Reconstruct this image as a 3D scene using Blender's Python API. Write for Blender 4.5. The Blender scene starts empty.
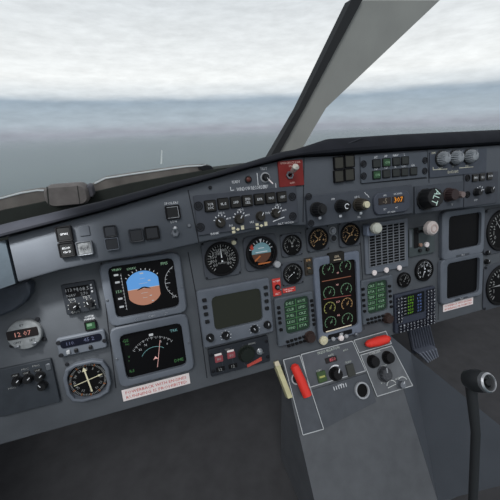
import bpy, bmesh, math, random
from mathutils import Vector, Matrix
random.seed(7)
sc = bpy.context.scene
COL = sc.collection
PI = math.pi

# ------------------------------------------------------------------ camera
F, YAW, PIT, ROL = 305.06, .31304, .37797, -.033358
FW = Vector((math.sin(YAW)*math.cos(PIT), math.cos(YAW)*math.cos(PIT), -math.sin(PIT)))
R0 = Vector((math.cos(YAW), -math.sin(YAW), 0)); U0 = R0.cross(FW)
RT = math.cos(ROL)*R0 + math.sin(ROL)*U0
UP = -math.sin(ROL)*R0 + math.cos(ROL)*U0
cam = bpy.data.cameras.new('camera'); cam.sensor_width = 36; cam.lens = F/500*36
cam.shift_x = .004; cam.shift_y = -.004; cam.clip_start = .02; cam.clip_end = 200000
co = bpy.data.objects.new('camera', cam); COL.objects.link(co)
m = Matrix.Identity(4)
for i in range(3):
    m[i][0] = RT[i]; m[i][1] = UP[i]; m[i][2] = -FW[i]
co.matrix_world = m
sc.camera = co

# ------------------------------------------------------------------ planes of the cockpit
class Plane:
    def __init__(s, O, tilt):
        s.O = Vector(O); s.u = Vector((1, 0, 0)); s.v = Vector((0, math.sin(tilt), math.cos(tilt)))
        s.n = s.u.cross(s.v)
        s.rot = Matrix((s.u, s.v, s.n)).transposed()
    def at(s, x, y):                       # panel coordinates seen at a photo point
        d = FW + RT*((x-248)/F) - UP*((y-248)/F)
        k = s.O.dot(s.n)/d.dot(s.n)
        P = d*k - s.O
        return P.dot(s.u), P.dot(s.v)
    def w(s, X, Y, Z=0): return s.O + s.u*X + s.v*Y + s.n*Z
TILT = .21719
A = Plane((0, .7884, 0), TILT)             # main instrument panel
B = Plane((0, .7284, 0), TILT)             # glareshield fascia, 6 cm nearer
PT = math.radians(36)
P = Plane(A.w(0, -.64, .002), PT)          # pedestal top
S = Plane((0, 1.15, 0), 0)                 # windshield sill / pillar

# ------------------------------------------------------------------ materials
def lin(c):
    c = c/255
    return c/12.92 if c <= .04045 else ((c+.055)/1.055)**2.4
MATS = {}
def mat(name, rgb, rough=.55, metal=0, emit=0, noise=0, scale=60, spec=.3):
    if name in MATS: return MATS[name]
    M = bpy.data.materials.new(name); M.use_nodes = True
    nt = M.node_tree; b = nt.nodes['Principled BSDF']
    c = tuple(lin(v) for v in rgb)+(1,)
    b.inputs['Base Color'].default_value = c if not emit else (.002, .002, .002, 1)
    if emit: rough, spec = .6, .1
    b.inputs['Roughness'].default_value = rough; b.inputs['Metallic'].default_value = metal
    b.inputs['Specular IOR Level'].default_value = spec
    if emit:
        b.inputs['Emission Color'].default_value = c; b.inputs['Emission Strength'].default_value = emit
    if noise:
        tc = nt.nodes.new('ShaderNodeTexCoord')
        n1 = nt.nodes.new('ShaderNodeTexNoise'); n1.inputs['Scale'].default_value = scale; n1.inputs['Detail'].default_value = 6
        nt.links.new(tc.outputs['Object'], n1.inputs['Vector'])
        r = nt.nodes.new('ShaderNodeMapRange')
        r.inputs['From Min'].default_value = .3; r.inputs['From Max'].default_value = .7
        r.inputs['To Min'].default_value = 1-noise; r.inputs['To Max'].default_value = 1+noise
        nt.links.new(n1.outputs['Fac'], r.inputs['Value'])
        mx = nt.nodes.new('ShaderNodeMix'); mx.data_type = 'RGBA'; mx.blend_type = 'MULTIPLY'
        mx.inputs['Factor'].default_value = 1; mx.inputs['A'].default_value = c
        nt.links.new(r.outputs['Result'], mx.inputs['B'])
        nt.links.new(mx.outputs['Result'], b.inputs['Base Color'])
        bp = nt.nodes.new('ShaderNodeBump'); bp.inputs['Strength'].default_value = .08; bp.inputs['Distance'].default_value = .002
        n2 = nt.nodes.new('ShaderNodeTexNoise'); n2.inputs['Scale'].default_value = scale*9
        nt.links.new(tc.outputs['Object'], n2.inputs['Vector']); nt.links.new(n2.outputs['Fac'], bp.inputs['Height'])
        nt.links.new(bp.outputs['Normal'], b.inputs['Normal'])
    MATS[name] = M
    return M
PANEL = mat('panel_paint', (84, 88, 93), .6, spec=.25, noise=.10, scale=14)
FASC = mat('fascia_paint', (82, 87, 94), .6, spec=.25, noise=.08, scale=14)
BEZ = mat('bezel_paint', (100, 106, 115), .5, noise=.06, scale=30)
MOD = mat('module_paint', (72, 76, 83), .6, noise=.08, scale=30)
DARKMOD = mat('dark_module_paint', (40, 44, 50), .6, noise=.1, scale=40)
BLACK = mat('black_plastic', (20, 20, 22), .6, spec=.2)
BLACKG = mat('knob_black', (27, 28, 30), .5, spec=.3)
GUN = mat('lens_dark', (36, 37, 38), .5, spec=.2)
SCREEN = mat('screen_off', (13, 13, 15), .5, spec=.12)
DIAL = mat('dial_black', (15, 15, 16), .6, spec=.12)
GROOVE = mat('seam_dark', (28, 30, 35), .7)
WHITE = mat('white_lettering', (225, 228, 232), .6)
LGREY = mat('light_grey_plastic', (165, 168, 172), .5)
CREAM = mat('cream_plastic', (214, 208, 178), .5)
CHROME = mat('chrome', (190, 192, 195), .3, .85)
STEEL = mat('steel', (120, 124, 130), .4, .7)
REDP = mat('red_paint', (122, 34, 32), .55, noise=.08, scale=30)
REDB = mat('red_handle', (226, 58, 48), .45)
REDT = mat('red_lettering', (205, 70, 62), .6)
PLAC = mat('placard_white', (240, 230, 228), .6)
VISOR = mat('visor_vinyl', (33, 35, 41), .8, noise=.15, scale=25, spec=.15)
BROWN = mat('knob_brown', (58, 45, 42), .5)
OLIVE = mat('lens_olive', (52, 52, 46), .4)
GREENL = mat('green_lens', (48, 84, 56), .4)
# things that glow
def em(n, rgb, s=1): return mat(n, rgb, .4, emit=s)
E_W = em('glow_white', (168, 172, 176)); E_SKY = em('glow_sky', (92, 150, 212)); E_GND = em('glow_earth', (166, 118, 98))
E_G = em('glow_green', (66, 112, 70)); E_DG = em('glow_screen_green', (34, 50, 41)); E_LG = em('glow_pale_green', (122, 158, 130))
E_OR = em('glow_orange', (240, 150, 40)); E_RED = em('glow_red', (188, 132, 122)); E_CY = em('glow_cyan', (105, 150, 152))
E_PK = em('glow_pink', (220, 170, 165)); E_GREY = em('glow_grey_screen', (37, 40, 35)); E_BL = em('glow_blue', (88, 108, 160))
E_BRO = em('glow_brown', (120, 78, 62)); E_TAN = em('glow_tan', (170, 138, 96)); E_TEAL = em('glow_teal', (110, 155, 165))
E_LIME = em('glow_lime', (98, 150, 36)); E_DRED = em('glow_dim_red', (150, 70, 70)); E_YG = em('glow_yellow_green', (150, 152, 92))

# ------------------------------------------------------------------ mesh builder (local x right, y up, z out of the panel)
_T = {}
def text_geo(s):
    if s in _T: return _T[s]
    c = bpy.data.curves.new('t', 'FONT'); c.body = s; c.size = 1; c.align_x = 'CENTER'; c.align_y = 'CENTER'; c.resolution_u = 1
    o = bpy.data.objects.new('t', c); COL.objects.link(o)
    dg = bpy.context.evaluated_depsgraph_get(); e = o.evaluated_get(dg); me = e.to_mesh()
    g = ([v.co.copy() for v in me.vertices], [list(p.vertices) for p in me.polygons])
    e.to_mesh_clear(); bpy.data.objects.remove(o); bpy.data.curves.remove(c)
    _T[s] = g
    return g
def rloop(cx, cy, w, h, r, seg=3):
    pts = []; r = max(min(r, w/2-1e-5, h/2-1e-5), 1e-5)
    for i, (sx, sy) in enumerate(((1, 1), (-1, 1), (-1, -1), (1, -1))):
        for k in range(seg+1):
            a = PI/2*(i+k/seg)
            pts.append((cx+sx*(w/2-r)+r*math.cos(a), cy+sy*(h/2-r)+r*math.sin(a)))
    return pts
def cloop(cx, cy, r, n=28, fl=0, dep=0):
    return [(cx+(r*(1-dep*(.5+.5*math.cos(fl*2*PI*k/n))))*math.cos(2*PI*k/n),
             cy+(r*(1-dep*(.5+.5*math.cos(fl*2*PI*k/n))))*math.sin(2*PI*k/n)) for k in range(n)]
class MB:
    def __init__(s): s.b = bmesh.new()
    def loops(s, L, cap0=True, cap1=True):
        rows = [[s.b.verts.new((x, y, z)) for x, y in pts] for pts, z in L]
        n = len(rows[0])
        for a, b in zip(rows, rows[1:]):
            for i in range(n):
                s.b.faces.new((a[i], a[(i+1) % n], b[(i+1) % n], b[i]))
        if cap0: s.b.faces.new(rows[0][::-1])
        if cap1: s.b.faces.new(rows[-1])
        return s
    def rbox(s, cx, cy, w, h, r, z0, z1, bev=.0008, seg=3):
        bev = min(bev, w*.3, h*.3, (z1-z0)*.6)
        return s.loops([(rloop(cx, cy, w, h, r, seg), z0), (rloop(cx, cy, w, h, r, seg), z1-bev),
                        (rloop(cx, cy, w-2*bev, h-2*bev, max(r-bev, 1e-4), seg), z1)])
    def prism(s, pts, z0, z1, bev=0):
        if sum(a[0]*b[1]-b[0]*a[1] for a, b in zip(pts, pts[1:]+pts[:1])) < 0: pts = pts[::-1]
        return s.loops([(pts, z0), (pts, z1)])
    def cyl(s, cx, cy, r, z0, z1, bev=.0008, n=28, r1=None, fl=0, dep=0):
        r1 = r if r1 is None else r1; bev = min(bev, r1*.4, (z1-z0)*.6)
        return s.loops([(cloop(cx, cy, r, n, fl, dep), z0), (cloop(cx, cy, r1, n, fl, dep), z1-bev), (cloop(cx, cy, r1-bev, n, fl, dep), z1)])
    def frame(s, ow, oh, orad, iw, ih, irad, z0, z1, zi, bev=.002, icx=0, icy=0, oseg=3):
        o = lambda d: rloop(0, 0, ow-2*d, oh-2*d, max(orad-d, 1e-4), oseg)
        i = lambda d: rloop(icx, icy, iw-2*d, ih-2*d, max(irad-d, 1e-4), oseg)
        return s.loops([(o(0), z0), (o(0), z1-bev), (o(bev), z1), (i(-bev), z1), (i(0), z1-bev*.5), (i(0), zi)], True, False)
    def ring(s, cx, cy, ro, ri, z0, z1, n=32, bev=.001):
        return s.loops([(cloop(cx, cy, ro, n), z0), (cloop(cx, cy, ro, n), z1-bev), (cloop(cx, cy, ro-bev, n), z1),
                        (cloop(cx, cy, ri+bev*.5, n), z1), (cloop(cx, cy, ri, n), z1-bev), (cloop(cx, cy, ri, n), z0)], False, False)
    def line(s, x0, y0, x1, y1, w, z, t=.0004):
        d = Vector((x1-x0, y1-y0)); L = d.length or 1; px, py = -d.y/L*w/2, d.x/L*w/2
        return s.prism([(x0-px, y0-py), (x1-px, y1-py), (x1+px, y1+py), (x0+px, y0+py)], z, z+t)
    def arc(s, cx, cy, r, a0, a1, w, z, n=16, t=.0004):
        a0, a1 = math.radians(a0), math.radians(a1)
        A_ = [a0+(a1-a0)*k/n for k in range(n+1)]
        for p, q in zip(A_, A_[1:]):
            s.prism([(cx+(r-w/2)*math.cos(p), cy+(r-w/2)*math.sin(p)), (cx+(r+w/2)*math.cos(p), cy+(r+w/2)*math.sin(p)),
                     (cx+(r+w/2)*math.cos(q), cy+(r+w/2)*math.sin(q)), (cx+(r-w/2)*math.cos(q), cy+(r-w/2)*math.sin(q))], z, z+t)
        return s
    def ticks(s, cx, cy, r0, r1, a0, a1, n, w, z):
        for k in range(n):
            a = math.radians(a0+(a1-a0)*k/max(n-1, 1)); c, d = math.cos(a), math.sin(a)
            s.line(cx+r0*c, cy+r0*d, cx+r1*c, cy+r1*d, w, z)
        return s
    def text(s, t, cx, cy, h, z, rot=0, wid=None, bold=.0):
        vs, fs = text_geo(t)
        if not vs: return s
        x0 = min(v.x for v in vs); x1 = max(v.x for v in vs); y0 = min(v.y for v in vs); y1 = max(v.y for v in vs)
        k = h/max(y1-y0, .01); kx = k if wid is None else wid/max(x1-x0, .01)
        c, d = math.cos(rot), math.sin(rot); out = []
        for v in vs:
            x = (v.x-(x0+x1)/2)*kx; y = (v.y-(y0+y1)/2)*k
            out.append(s.b.verts.new((cx+c*x-d*y, cy+d*x+c*y, z)))
        for f in fs:
            try: s.b.faces.new([out[i] for i in f])
            except ValueError: pass
        return s
    def tube(s, pts, rad, n=10):
        pts = [Vector(p) for p in pts]; rad = rad if isinstance(rad, (list, tuple)) else [rad]*len(pts)
        rows = []
        for i, p in enumerate(pts):
            t = (pts[min(i+1, len(pts)-1)]-pts[max(i-1, 0)]).normalized()
            ref = Vector((0, 0, 1)) if abs(t.z) < .9 else Vector((0, 1, 0))
            a = t.cross(ref).normalized(); b = t.cross(a)
            rows.append([s.b.verts.new(p+rad[i]*(math.cos(2*PI*k/n)*a+math.sin(2*PI*k/n)*b)) for k in range(n)])
        for r0, r1 in zip(rows, rows[1:]):
            for k in range(n): s.b.faces.new((r0[k], r0[(k+1) % n], r1[(k+1) % n], r1[k]))
        s.b.faces.new(rows[0][::-1]); s.b.faces.new(rows[-1])
        return s
    def ball(s, cx, cy, cz, r, squash=1):
        bmesh.ops.create_uvsphere(s.b, u_segments=18, v_segments=10, radius=r,
                                  matrix=Matrix.Translation((cx, cy, cz)) @ Matrix.Diagonal((1, 1, squash, 1)))
        return s
    def mesh(s, name, smooth=30):
        bmesh.ops.recalc_face_normals(s.b, faces=s.b.faces)
        me = bpy.data.meshes.new(name); s.b.to_mesh(me); s.b.free()
        if smooth:
            me.polygons.foreach_set('use_smooth', [True]*len(me.polygons)); me.set_sharp_from_angle(angle=math.radians(smooth))
        return me
    def build(s, name, m, parent=None, loc=(0, 0, 0), label=None):
        me = s.mesh(name); me.materials.append(m)
        return link(name, me, parent, loc, label)
def link(name, me, parent=None, loc=(0, 0, 0), label=None):
    o = bpy.data.objects.new(name, me); COL.objects.link(o); o.location = loc
    if parent: o.parent = parent
    if label: o['label'] = label
    return o
def tag(o, label=None, cat=None, group=None, kind=None):
    if label: o['label'] = label
    if cat: o['category'] = cat
    if group: o['group'] = group
    if kind: o['kind'] = kind
    return o
class Thing:
    """an Empty on a plane, its x right, y up and z out of that plane"""
    def __init__(s, name, label, cat, pl, px=None, XY=None, z=.001, group=None):
        s.pl = pl; s.X, s.Y = XY if XY else pl.at(*px); s.z = z
        s.o = bpy.data.objects.new(name, None); COL.objects.link(s.o); s.o.empty_display_size = .01
        s.o.matrix_world = Matrix.Translation(pl.w(s.X, s.Y, z)) @ pl.rot.to_4x4()
        tag(s.o, label, cat, group)
    def l(s, x, y, h=0):
        # local point seen at photo pixel (x, y) on this thing's own face, h above its base
        q = Plane(s.pl.O+s.pl.n*(s.z+h), 0); q.u, q.v, q.n = s.pl.u, s.pl.v, s.pl.n
        X, Y = q.at(x, y)
        return X-s.X, Y-s.Y
    def r(s, x, y, rad): return abs(s.l(x+rad, y)[0]-s.l(x-rad, y)[0])/2
    def b(s, mb, name, m, parent=None, loc=(0, 0, 0), label=None): return mb.build(name, m, parent or s.o, loc, label)
def quad(pl, TL, TR, BR, BL, z=.001):
    q = Plane(pl.O+pl.n*z, 0); q.u, q.v, q.n = pl.u, pl.v, pl.n
    p = [q.at(*c) for c in (TL, TR, BR, BL)]
    x0 = (p[0][0]+p[3][0])/2; x1 = (p[1][0]+p[2][0])/2; y1 = (p[0][1]+p[1][1])/2; y0 = (p[2][1]+p[3][1])/2
    return (x0+x1)/2, (y0+y1)/2, x1-x0, y1-y0
def copy_tree(o, parent=None):
    c = o.copy(); COL.objects.link(c)
    if parent: c.parent = parent
    for ch in list(o.children): copy_tree(ch, c)
    return c
def put(o, pl, px, z=.001, label=None):
    X, Y = pl.at(*px); o.matrix_world = Matrix.Translation(pl.w(X, Y, z)) @ pl.rot.to_4x4()
    if label: o['label'] = label
    return o

# reusable part meshes -------------------------------------------------------
_M = {}
def pm(key, fn, m):
    if key not in _M:
        me = fn().mesh(key); me.materials.append(m); _M[key] = me
    return _M[key]
def button(t, x, y, z=0, name='button', w=.011, h=.009, m=None):
    m = m or BLACKG
    me = pm('button_%s_%d_%d' % (m.name, w*1e4, h*1e4), lambda: MB().rbox(0, 0, w, h, .002, 0, .005, .001), m)
    return link(name, me, t.o if isinstance(t, Thing) else t, (x, y, z))
def screw(t, x, y, r=.007, z=0, m=None):
    m = m or GROOVE
    key = 'screw_%s_%d' % (m.name, r*1e4)
    def f(): return MB().ring(0, 0, r, r*.72, 0, .002, 16, .0005).cyl(0, 0, r*.6, 0, .0015, n=14).line(-r*.5, 0, r*.5, 0, r*.2, .0015)
    return link('screw', pm(key, f, m), t.o if isinstance(t, Thing) else t, (x, y, z))
def knob(t, x, y, r, h, m=BLACKG, ang=90, name='knob', pointer=WHITE, skirt=True, z=0, cap=None, fl=14, capr=.55):
    par = t.o if isinstance(t, Thing) else t
    mb = MB()
    if skirt: mb.cyl(0, 0, r*1.15, 0, h*.18, n=32)
    n = fl*4
    mb.loops([(cloop(0, 0, r, n, fl, .10), h*.15), (cloop(0, 0, r*.94, n, fl, .10), h*.88), (cloop(0, 0, r*.84, n, fl, .06), h)])
    k = mb.build(name, m, par, (x, y, z))
    if pointer:
        a = math.radians(ang); c, s_ = math.cos(a), math.sin(a)
        MB().line(r*.25*c, r*.25*s_, r*.95*c, r*.95*s_, r*.16, h).build('pointer', pointer, k)
    if cap:
        MB().cyl(0, 0, r*capr, h, h*1.25, n=20).build('cap', cap, k)
    return k
def toggle(t, x, y, r, L, lean=(0, .5), m=CHROME, name='lever', z=0):
    par = t.o if isinstance(t, Thing) else t
    MB().cyl(0, 0, r, 0, r*.5, n=6, bev=r*.1).cyl(0, 0, r*.7, r*.5, r*.8, n=16).build('nut', STEEL, par, (x, y, z))
    d = Vector((lean[0], lean[1], 1)).normalized()
    MB().tube([d*r*.3, d*L*.6, d*L*.92, d*L], [r*.28, r*.42, r*.52, r*.3]).build(name, m, par, (x, y, z))

# ================================================================== SETTING
def world_prism(name, pl, pts, z0, z1, m, parent=None):
    """prism traced on plane pl between offsets z0 and z1 (towards the pilot)"""
    mb = MB().prism([pl.at(*p) for p in pts], z0, z1)
    o = mb.build(name, m, parent)
    o.matrix_world = Matrix.Translation(pl.O) @ pl.rot.to_4x4()
    return o
def wbox(name, x0, x1, y0, y1, z0, z1, m):
    mb = MB().prism([(x0, y0), (x1, y0), (x1, y1), (x0, y1)], z0, z1)
    return mb.build(name, m)
FLOORM = mat('floor_dark', (66, 66, 68), .85, noise=.12, scale=20)
tag(wbox('floor', -1.0, 2.4, -.2, 1.6, -1.12, -1.07, FLOORM), kind='structure')
tag(wbox('wall_front', -1.0, 2.4, 1.46, 1.52, -1.07, -.30, FLOORM), kind='structure')
tag(wbox('wall_right', 2.3, 2.36, .2, 1.46, -1.07, -.35, FLOORM), kind='structure')
tag(wbox('wall_left', -.72, -.66, -.1, 1.46, -1.07, -.45, mat('side_lining', (72, 78, 88), .7, noise=.1)), kind='structure')

# sea, far below and out to the horizon
SEA = bpy.data.materials.new('sea_water'); SEA.use_nodes = True
nt = SEA.node_tree; b = nt.nodes['Principled BSDF']
b.inputs['Roughness'].default_value = .22; b.inputs['IOR'].default_value = 1.12
tc = nt.nodes.new('ShaderNodeTexCoord'); mp = nt.nodes.new('ShaderNodeMapping'); mp.inputs['Scale'].default_value = (.004, .0012, 1)
nz = nt.nodes.new('ShaderNodeTexNoise'); nz.inputs['Scale'].default_value = 1; nz.inputs['Detail'].default_value = 5
nt.links.new(tc.outputs['Object'], mp.inputs['Vector']); nt.links.new(mp.outputs['Vector'], nz.inputs['Vector'])
cr = nt.nodes.new('ShaderNodeMix'); cr.data_type = 'RGBA'; cr.inputs['A'].default_value = (.022, .068, .084, 1); cr.inputs['B'].default_value = (.034, .086, .102, 1)
nt.links.new(nz.outputs['Fac'], cr.inputs['Factor']); nt.links.new(cr.outputs['Result'], b.inputs['Base Color'])
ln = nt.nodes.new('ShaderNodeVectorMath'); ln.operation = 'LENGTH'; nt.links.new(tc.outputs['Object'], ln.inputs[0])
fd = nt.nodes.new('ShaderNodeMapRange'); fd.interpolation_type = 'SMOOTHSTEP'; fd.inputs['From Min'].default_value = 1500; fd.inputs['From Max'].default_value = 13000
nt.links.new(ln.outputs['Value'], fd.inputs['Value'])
tp = nt.nodes.new('ShaderNodeBsdfTransparent'); ms = nt.nodes.new('ShaderNodeMixShader')  # far water fades to clear, distance haze imitated in the material
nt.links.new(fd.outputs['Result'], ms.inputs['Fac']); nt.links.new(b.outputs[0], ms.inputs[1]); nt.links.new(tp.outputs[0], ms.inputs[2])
nt.links.new(ms.outputs[0], nt.nodes['Material Output'].inputs['Surface'])
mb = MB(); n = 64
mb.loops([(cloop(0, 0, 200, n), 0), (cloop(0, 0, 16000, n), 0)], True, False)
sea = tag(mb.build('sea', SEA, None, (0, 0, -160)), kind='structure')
Z = Plane((0, 0, -159.9), PI/2)
GLINT = mat('sun_glint', (190, 196, 194), .7)  # pale colour painted as sun glitter on the water
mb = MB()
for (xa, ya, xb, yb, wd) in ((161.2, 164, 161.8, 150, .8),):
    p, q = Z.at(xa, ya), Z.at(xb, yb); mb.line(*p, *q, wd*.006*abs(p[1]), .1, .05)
o = mb.build('glint_streak', GLINT); o.location = (0, 0, -160); mw = o.matrix_world.copy(); o.parent = sea; o.location = (0, 0, .0)

# windshield pillar with its dark seal
PIL = mat('pillar_paint', (150, 152, 148), .6, noise=.06, scale=8)
pil = world_prism('trim_1', S, [(277, 155), (360, 0), (440, 0), (326, 108), (303, 147), (300, 156)], -.05, 0, PIL)
tag(pil, kind='structure')
world_prism('seal', S, [(268, 158), (297, 108.5), (350, 0), (361, 0), (303, 108.5), (276, 157)], -.03, .012, mat('seal_rubber', (42, 44, 46), .7), None)
sl = bpy.data.objects['seal']; mw = sl.matrix_world.copy(); sl.parent = pil; sl.matrix_world = mw

# window panes
GL = bpy.data.materials.new('windshield_glass'); GL.use_nodes = True
nt = GL.node_tree; nt.nodes.clear(); out = nt.nodes.new('ShaderNodeOutputMaterial')
tr = nt.nodes.new('ShaderNodeBsdfTransparent'); tr.inputs['Color'].default_value = (.97, .985, .985, 1)
nt.links.new(tr.outputs[0], out.inputs['Surface'])
tag(world_prism('window_1', S, [(-60, 240), (-90, -60), (395, -60), (352, 0), (272, 157)], -.026, -.022, GL), kind='structure')
tag(world_prism('window_2', S, [(303, 165), (326, 108), (440, 0), (470, -60), (600, -60), (600, 165)], -.026, -.022, GL), kind='structure')

# windshield sill with the light-rimmed frame ledges
SILL = mat('sill_green_grey', (46, 50, 47), .8, noise=.15, scale=12)
LEDGE = mat('ledge_grey_brown', (112, 108, 104), .8, noise=.25, scale=18)
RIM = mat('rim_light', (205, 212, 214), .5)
tag(world_prism('trim_2', S, [(-60, 225), (8, 207), (45, 199.5), (98, 189), (130, 181.5), (175, 173.5), (212, 167.5), (240, 164), (330, 156), (330, 200), (-60, 280)], -.02, .05, SILL), kind='structure')
def ledge(name, top, low, rimpts):
    o = world_prism(name, S, top+low[::-1], -.02, .035, LEDGE)
    tag(o, kind='structure')
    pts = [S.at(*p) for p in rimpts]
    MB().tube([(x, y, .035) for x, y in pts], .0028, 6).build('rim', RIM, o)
ledge('trim_3', [(-60, 212), (-20, 202.5), (8, 195.5), (25, 191), (40, 188.6), (52, 188.6)], [(-60, 240), (8, 212), (52, 203)], [(-60, 212), (-20, 202.5), (8, 195.5), (25, 191), (40, 188.6), (50, 188.6)])
ledge('trim_4', [(90, 185), (97, 181.5), (106, 177), (130, 173.3), (160, 169), (185, 165.6), (206, 164.4)], [(90, 194), (130, 185), (206, 172)], [(96, 182), (106, 177), (130, 173.3), (160, 169), (185, 165.6), (204, 164.4)])
o = world_prism('trim_5', S, [(196, 166.2), (203, 164), (209, 165), (211, 168), (200, 169)], -.01, .045, GROOVE); tag(o, kind='structure')

# rounded cover on the sill
X0, Y0, w, h = quad(S, (52, 183), (90, 177), (95, 195), (55, 203))
t = Thing('sill_cover', 'rounded grey-brown padded box standing on the window sill at left', 'cover', S, XY=(X0, Y0), z=.052)
pts = rloop(0, 0, w, h, .022, 5)
COVER = mat('cover_grey_brown', (112, 108, 106), .8, noise=.2, scale=30)
t.b(MB().loops([(rloop(0, 0, w*.94, h*.94, .02, 5), 0), (rloop(0, 0, w, h, .022, 5), .012), (rloop(0, 0, w, h, .022, 5), .05), (rloop(0, 0, w*.9, h*.85, .02, 5), .062)]), 'body', COVER)
t.b(MB().loops([(rloop(w*.53, h*.08, w*.16, h*.62, .012, 4), .005), (rloop(w*.53, h*.08, w*.16, h*.62, .012, 4), .04), (rloop(w*.53, h*.08, w*.12, h*.5, .012, 4), .046)]), 'end_cap', mat('cover_dark', (84, 84, 90), .7))
t.b(MB().line(-w*.36, h*.5, -w*.44, -h*.45, .003, .0625).line(w*.3, h*.44, w*.26, -h*.44, .002, .0625), 'seam', SILL)

# ================================================================== MAIN PANEL, GLARESHIELD, PEDESTAL BODY
pn = Thing('instrument_panel', 'wide slate grey main instrument panel the gauges and screens sit in', 'panel', A, XY=(.42, -.40), z=0)
pn.b(MB().rbox(0, -.0445, 1.86, .459, .006, -.022, 0, .003), 'board', PANEL)
mb = MB()
for q in ([(188, 252), (197, 300), (202, 340), (207, 378)], [(101, 262), (108, 325), (116, 388)], [(360, 236), (363, 285), (364, 330)], [(440, 215), (440, 260), (438, 320)]):
    L = [pn.l(*p) for p in q]
    mb = MB()
    for a_, b_ in zip(L, L[1:]): mb.line(*a_, *b_, .0022, .0001)
    pn.b(mb, 'seam', GROOVE)

gl = Thing('glareshield', 'long blue-grey glareshield fascia under a padded black visor', 'glareshield', B, XY=(.4, -.18), z=0)
TOP = [(-.272, -.190), (-.10, -.161), (.053, -.129), (.15, -.111), (.241, -.094), (.33, -.079), (.375, -.076), (.47, -.078), (.7, -.078), (1.34, -.080)]
BOT = [(1.34, -.272), (1.03, -.270), (.80, -.260), (.55, -.260), (.385, -.251), (.306, -.240), (.252, -.245), (.10, -.256), (.0, -.265), (-.12, -.267), (-.195, -.272), (-.272, -.284)]
pts = [(x-.4, y+.18) for x, y in TOP+BOT]
mb = MB()
ins = lambda d: [(x, y+(-d if i < len(TOP) else d)) for i, (x, y) in enumerate(pts)]
mb.loops([(pts, -.052), (pts, -.006), (ins(.002), -.002), (ins(.006), 0)])
gl.b(mb, 'fascia', FASC)
# padded visor: a roll along the top edge, going back towards the windshield
H = [.027, .023, .018, .014, .016, .020, .022, .046, .049, .050]
rows = []
mb = MB()
fine = []
for i in range(len(TOP)-1):
    for k in range(4):
        f = k/4; fine.append((TOP[i][0]*(1-f)+TOP[i+1][0]*f, TOP[i][1]*(1-f)+TOP[i+1][1]*f, H[i]*(1-f)+H[i+1]*f))
fine.append((TOP[-1][0], TOP[-1][1], H[-1])); fine.insert(0, (-.29, -.194, .028))
for X, Y, hh in fine:
    prof = [(-.05, .0015), (.002, .0015), (.010, .002), (.018, hh*.14), (.019, hh*.3), (.014, hh*.55), (.004, hh*.8), (-.010, hh*.95), (-.03, hh), (-.06, hh*.9), (-.085, hh*.5), (-.095, .0015), (-.07, .0015)]
    rows.append([mb.b.verts.new((X-.4, Y+.18+v, z)) for z, v in prof])
for r0, r1 in zip(rows, rows[1:]):
    for k in range(len(r0)): mb.b.faces.new((r0[k], r0[(k+1) % len(r0)], r1[(k+1) % len(r0)], r1[k]))
mb.b.faces.new(rows[0]); mb.b.faces.new(rows[-1][::-1])
gl.b(mb, 'visor', VISOR)
mb = MB()
for p, q in (((314, 152), (340, 146)), ((340, 146), (362, 137)), ((362, 144), (400, 144)), ((400, 144), (430, 139))):
    a_, b_ = gl.l(*p, .006), gl.l(*q, .006); mb.tube([(a_[0], a_[1]-.002, .012), (b_[0], b_[1]-.002, .012)], .0016, 6)
gl.b(mb, 'crease', mat('visor_crease', (46, 49, 56), .7))
mb = MB()
for q in ([(427, 150), (429, 183)], [(304, 157), (303, 222)], [(361, 156), (362, 183)], [(362, 183.5), (427, 178)], [(188, 190), (199, 243)]):
    a_, b_ = gl.l(*q[0]), gl.l(*q[1]); gl.b(MB().line(*a_, *b_, .0022, .0001), 'seam', GROOVE)

# end return of the glareshield and the pod beneath it
sd = Thing('glareshield_end', 'dark blue end return where the glareshield turns at far left', 'panel', B, XY=(-.275, -.24), z=0)
ENDM = mat('end_blue', (70, 80, 88), .6, noise=.08)
mb = MB(); v0 = [(0, .045), (0, -.044)]
bm = mb.b
f_ = [bm.verts.new(c) for c in ((-.001, .044, -.03), (-.001, -.044, -.03), (-.001, -.044, .004), (-.001, .044, .004), (-.16, .015, .10), (-.16, -.07, .10), (-.17, -.07, .0), (-.17, .015, .0))]
for q in ((0, 1, 2, 3), (3, 2, 5, 4), (4, 5, 6, 7), (7, 6, 1, 0), (0, 3, 4, 7), (1, 6, 5, 2)): bm.faces.new([f_[k] for k in q])
sd.b(mb, 'return_panel', ENDM)
t = Thing('side_housing', 'dark blue-grey rounded housing tucked under the left end of the glareshield', 'housing', A, px=(12, 298), z=.004)
pts = [t.l(*p, .02) for p in [(-30, 292), (8, 287), (28, 281), (32, 284.5), (31, 294), (25, 303), (14, 311), (0, 317), (-30, 325)]]
if True:
    mb = MB(); pp = pts[::-1] if sum(a[0]*b_[1]-b_[0]*a[1] for a, b_ in zip(pts, pts[1:]+pts[:1])) < 0 else pts
    cx = sum(p[0] for p in pp)/len(pp); cy = sum(p[1] for p in pp)/len(pp)
    sh = lambda k: [(cx+(x-cx)*k, cy+(y-cy)*k) for x, y in pp]
    mb.loops([(sh(1), 0), (sh(1), .012), (sh(.94), .020), (sh(.8), .023)])
    t.b(mb, 'shell', mat('housing_blue_grey', (60, 66, 75), .6, noise=.1))

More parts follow.
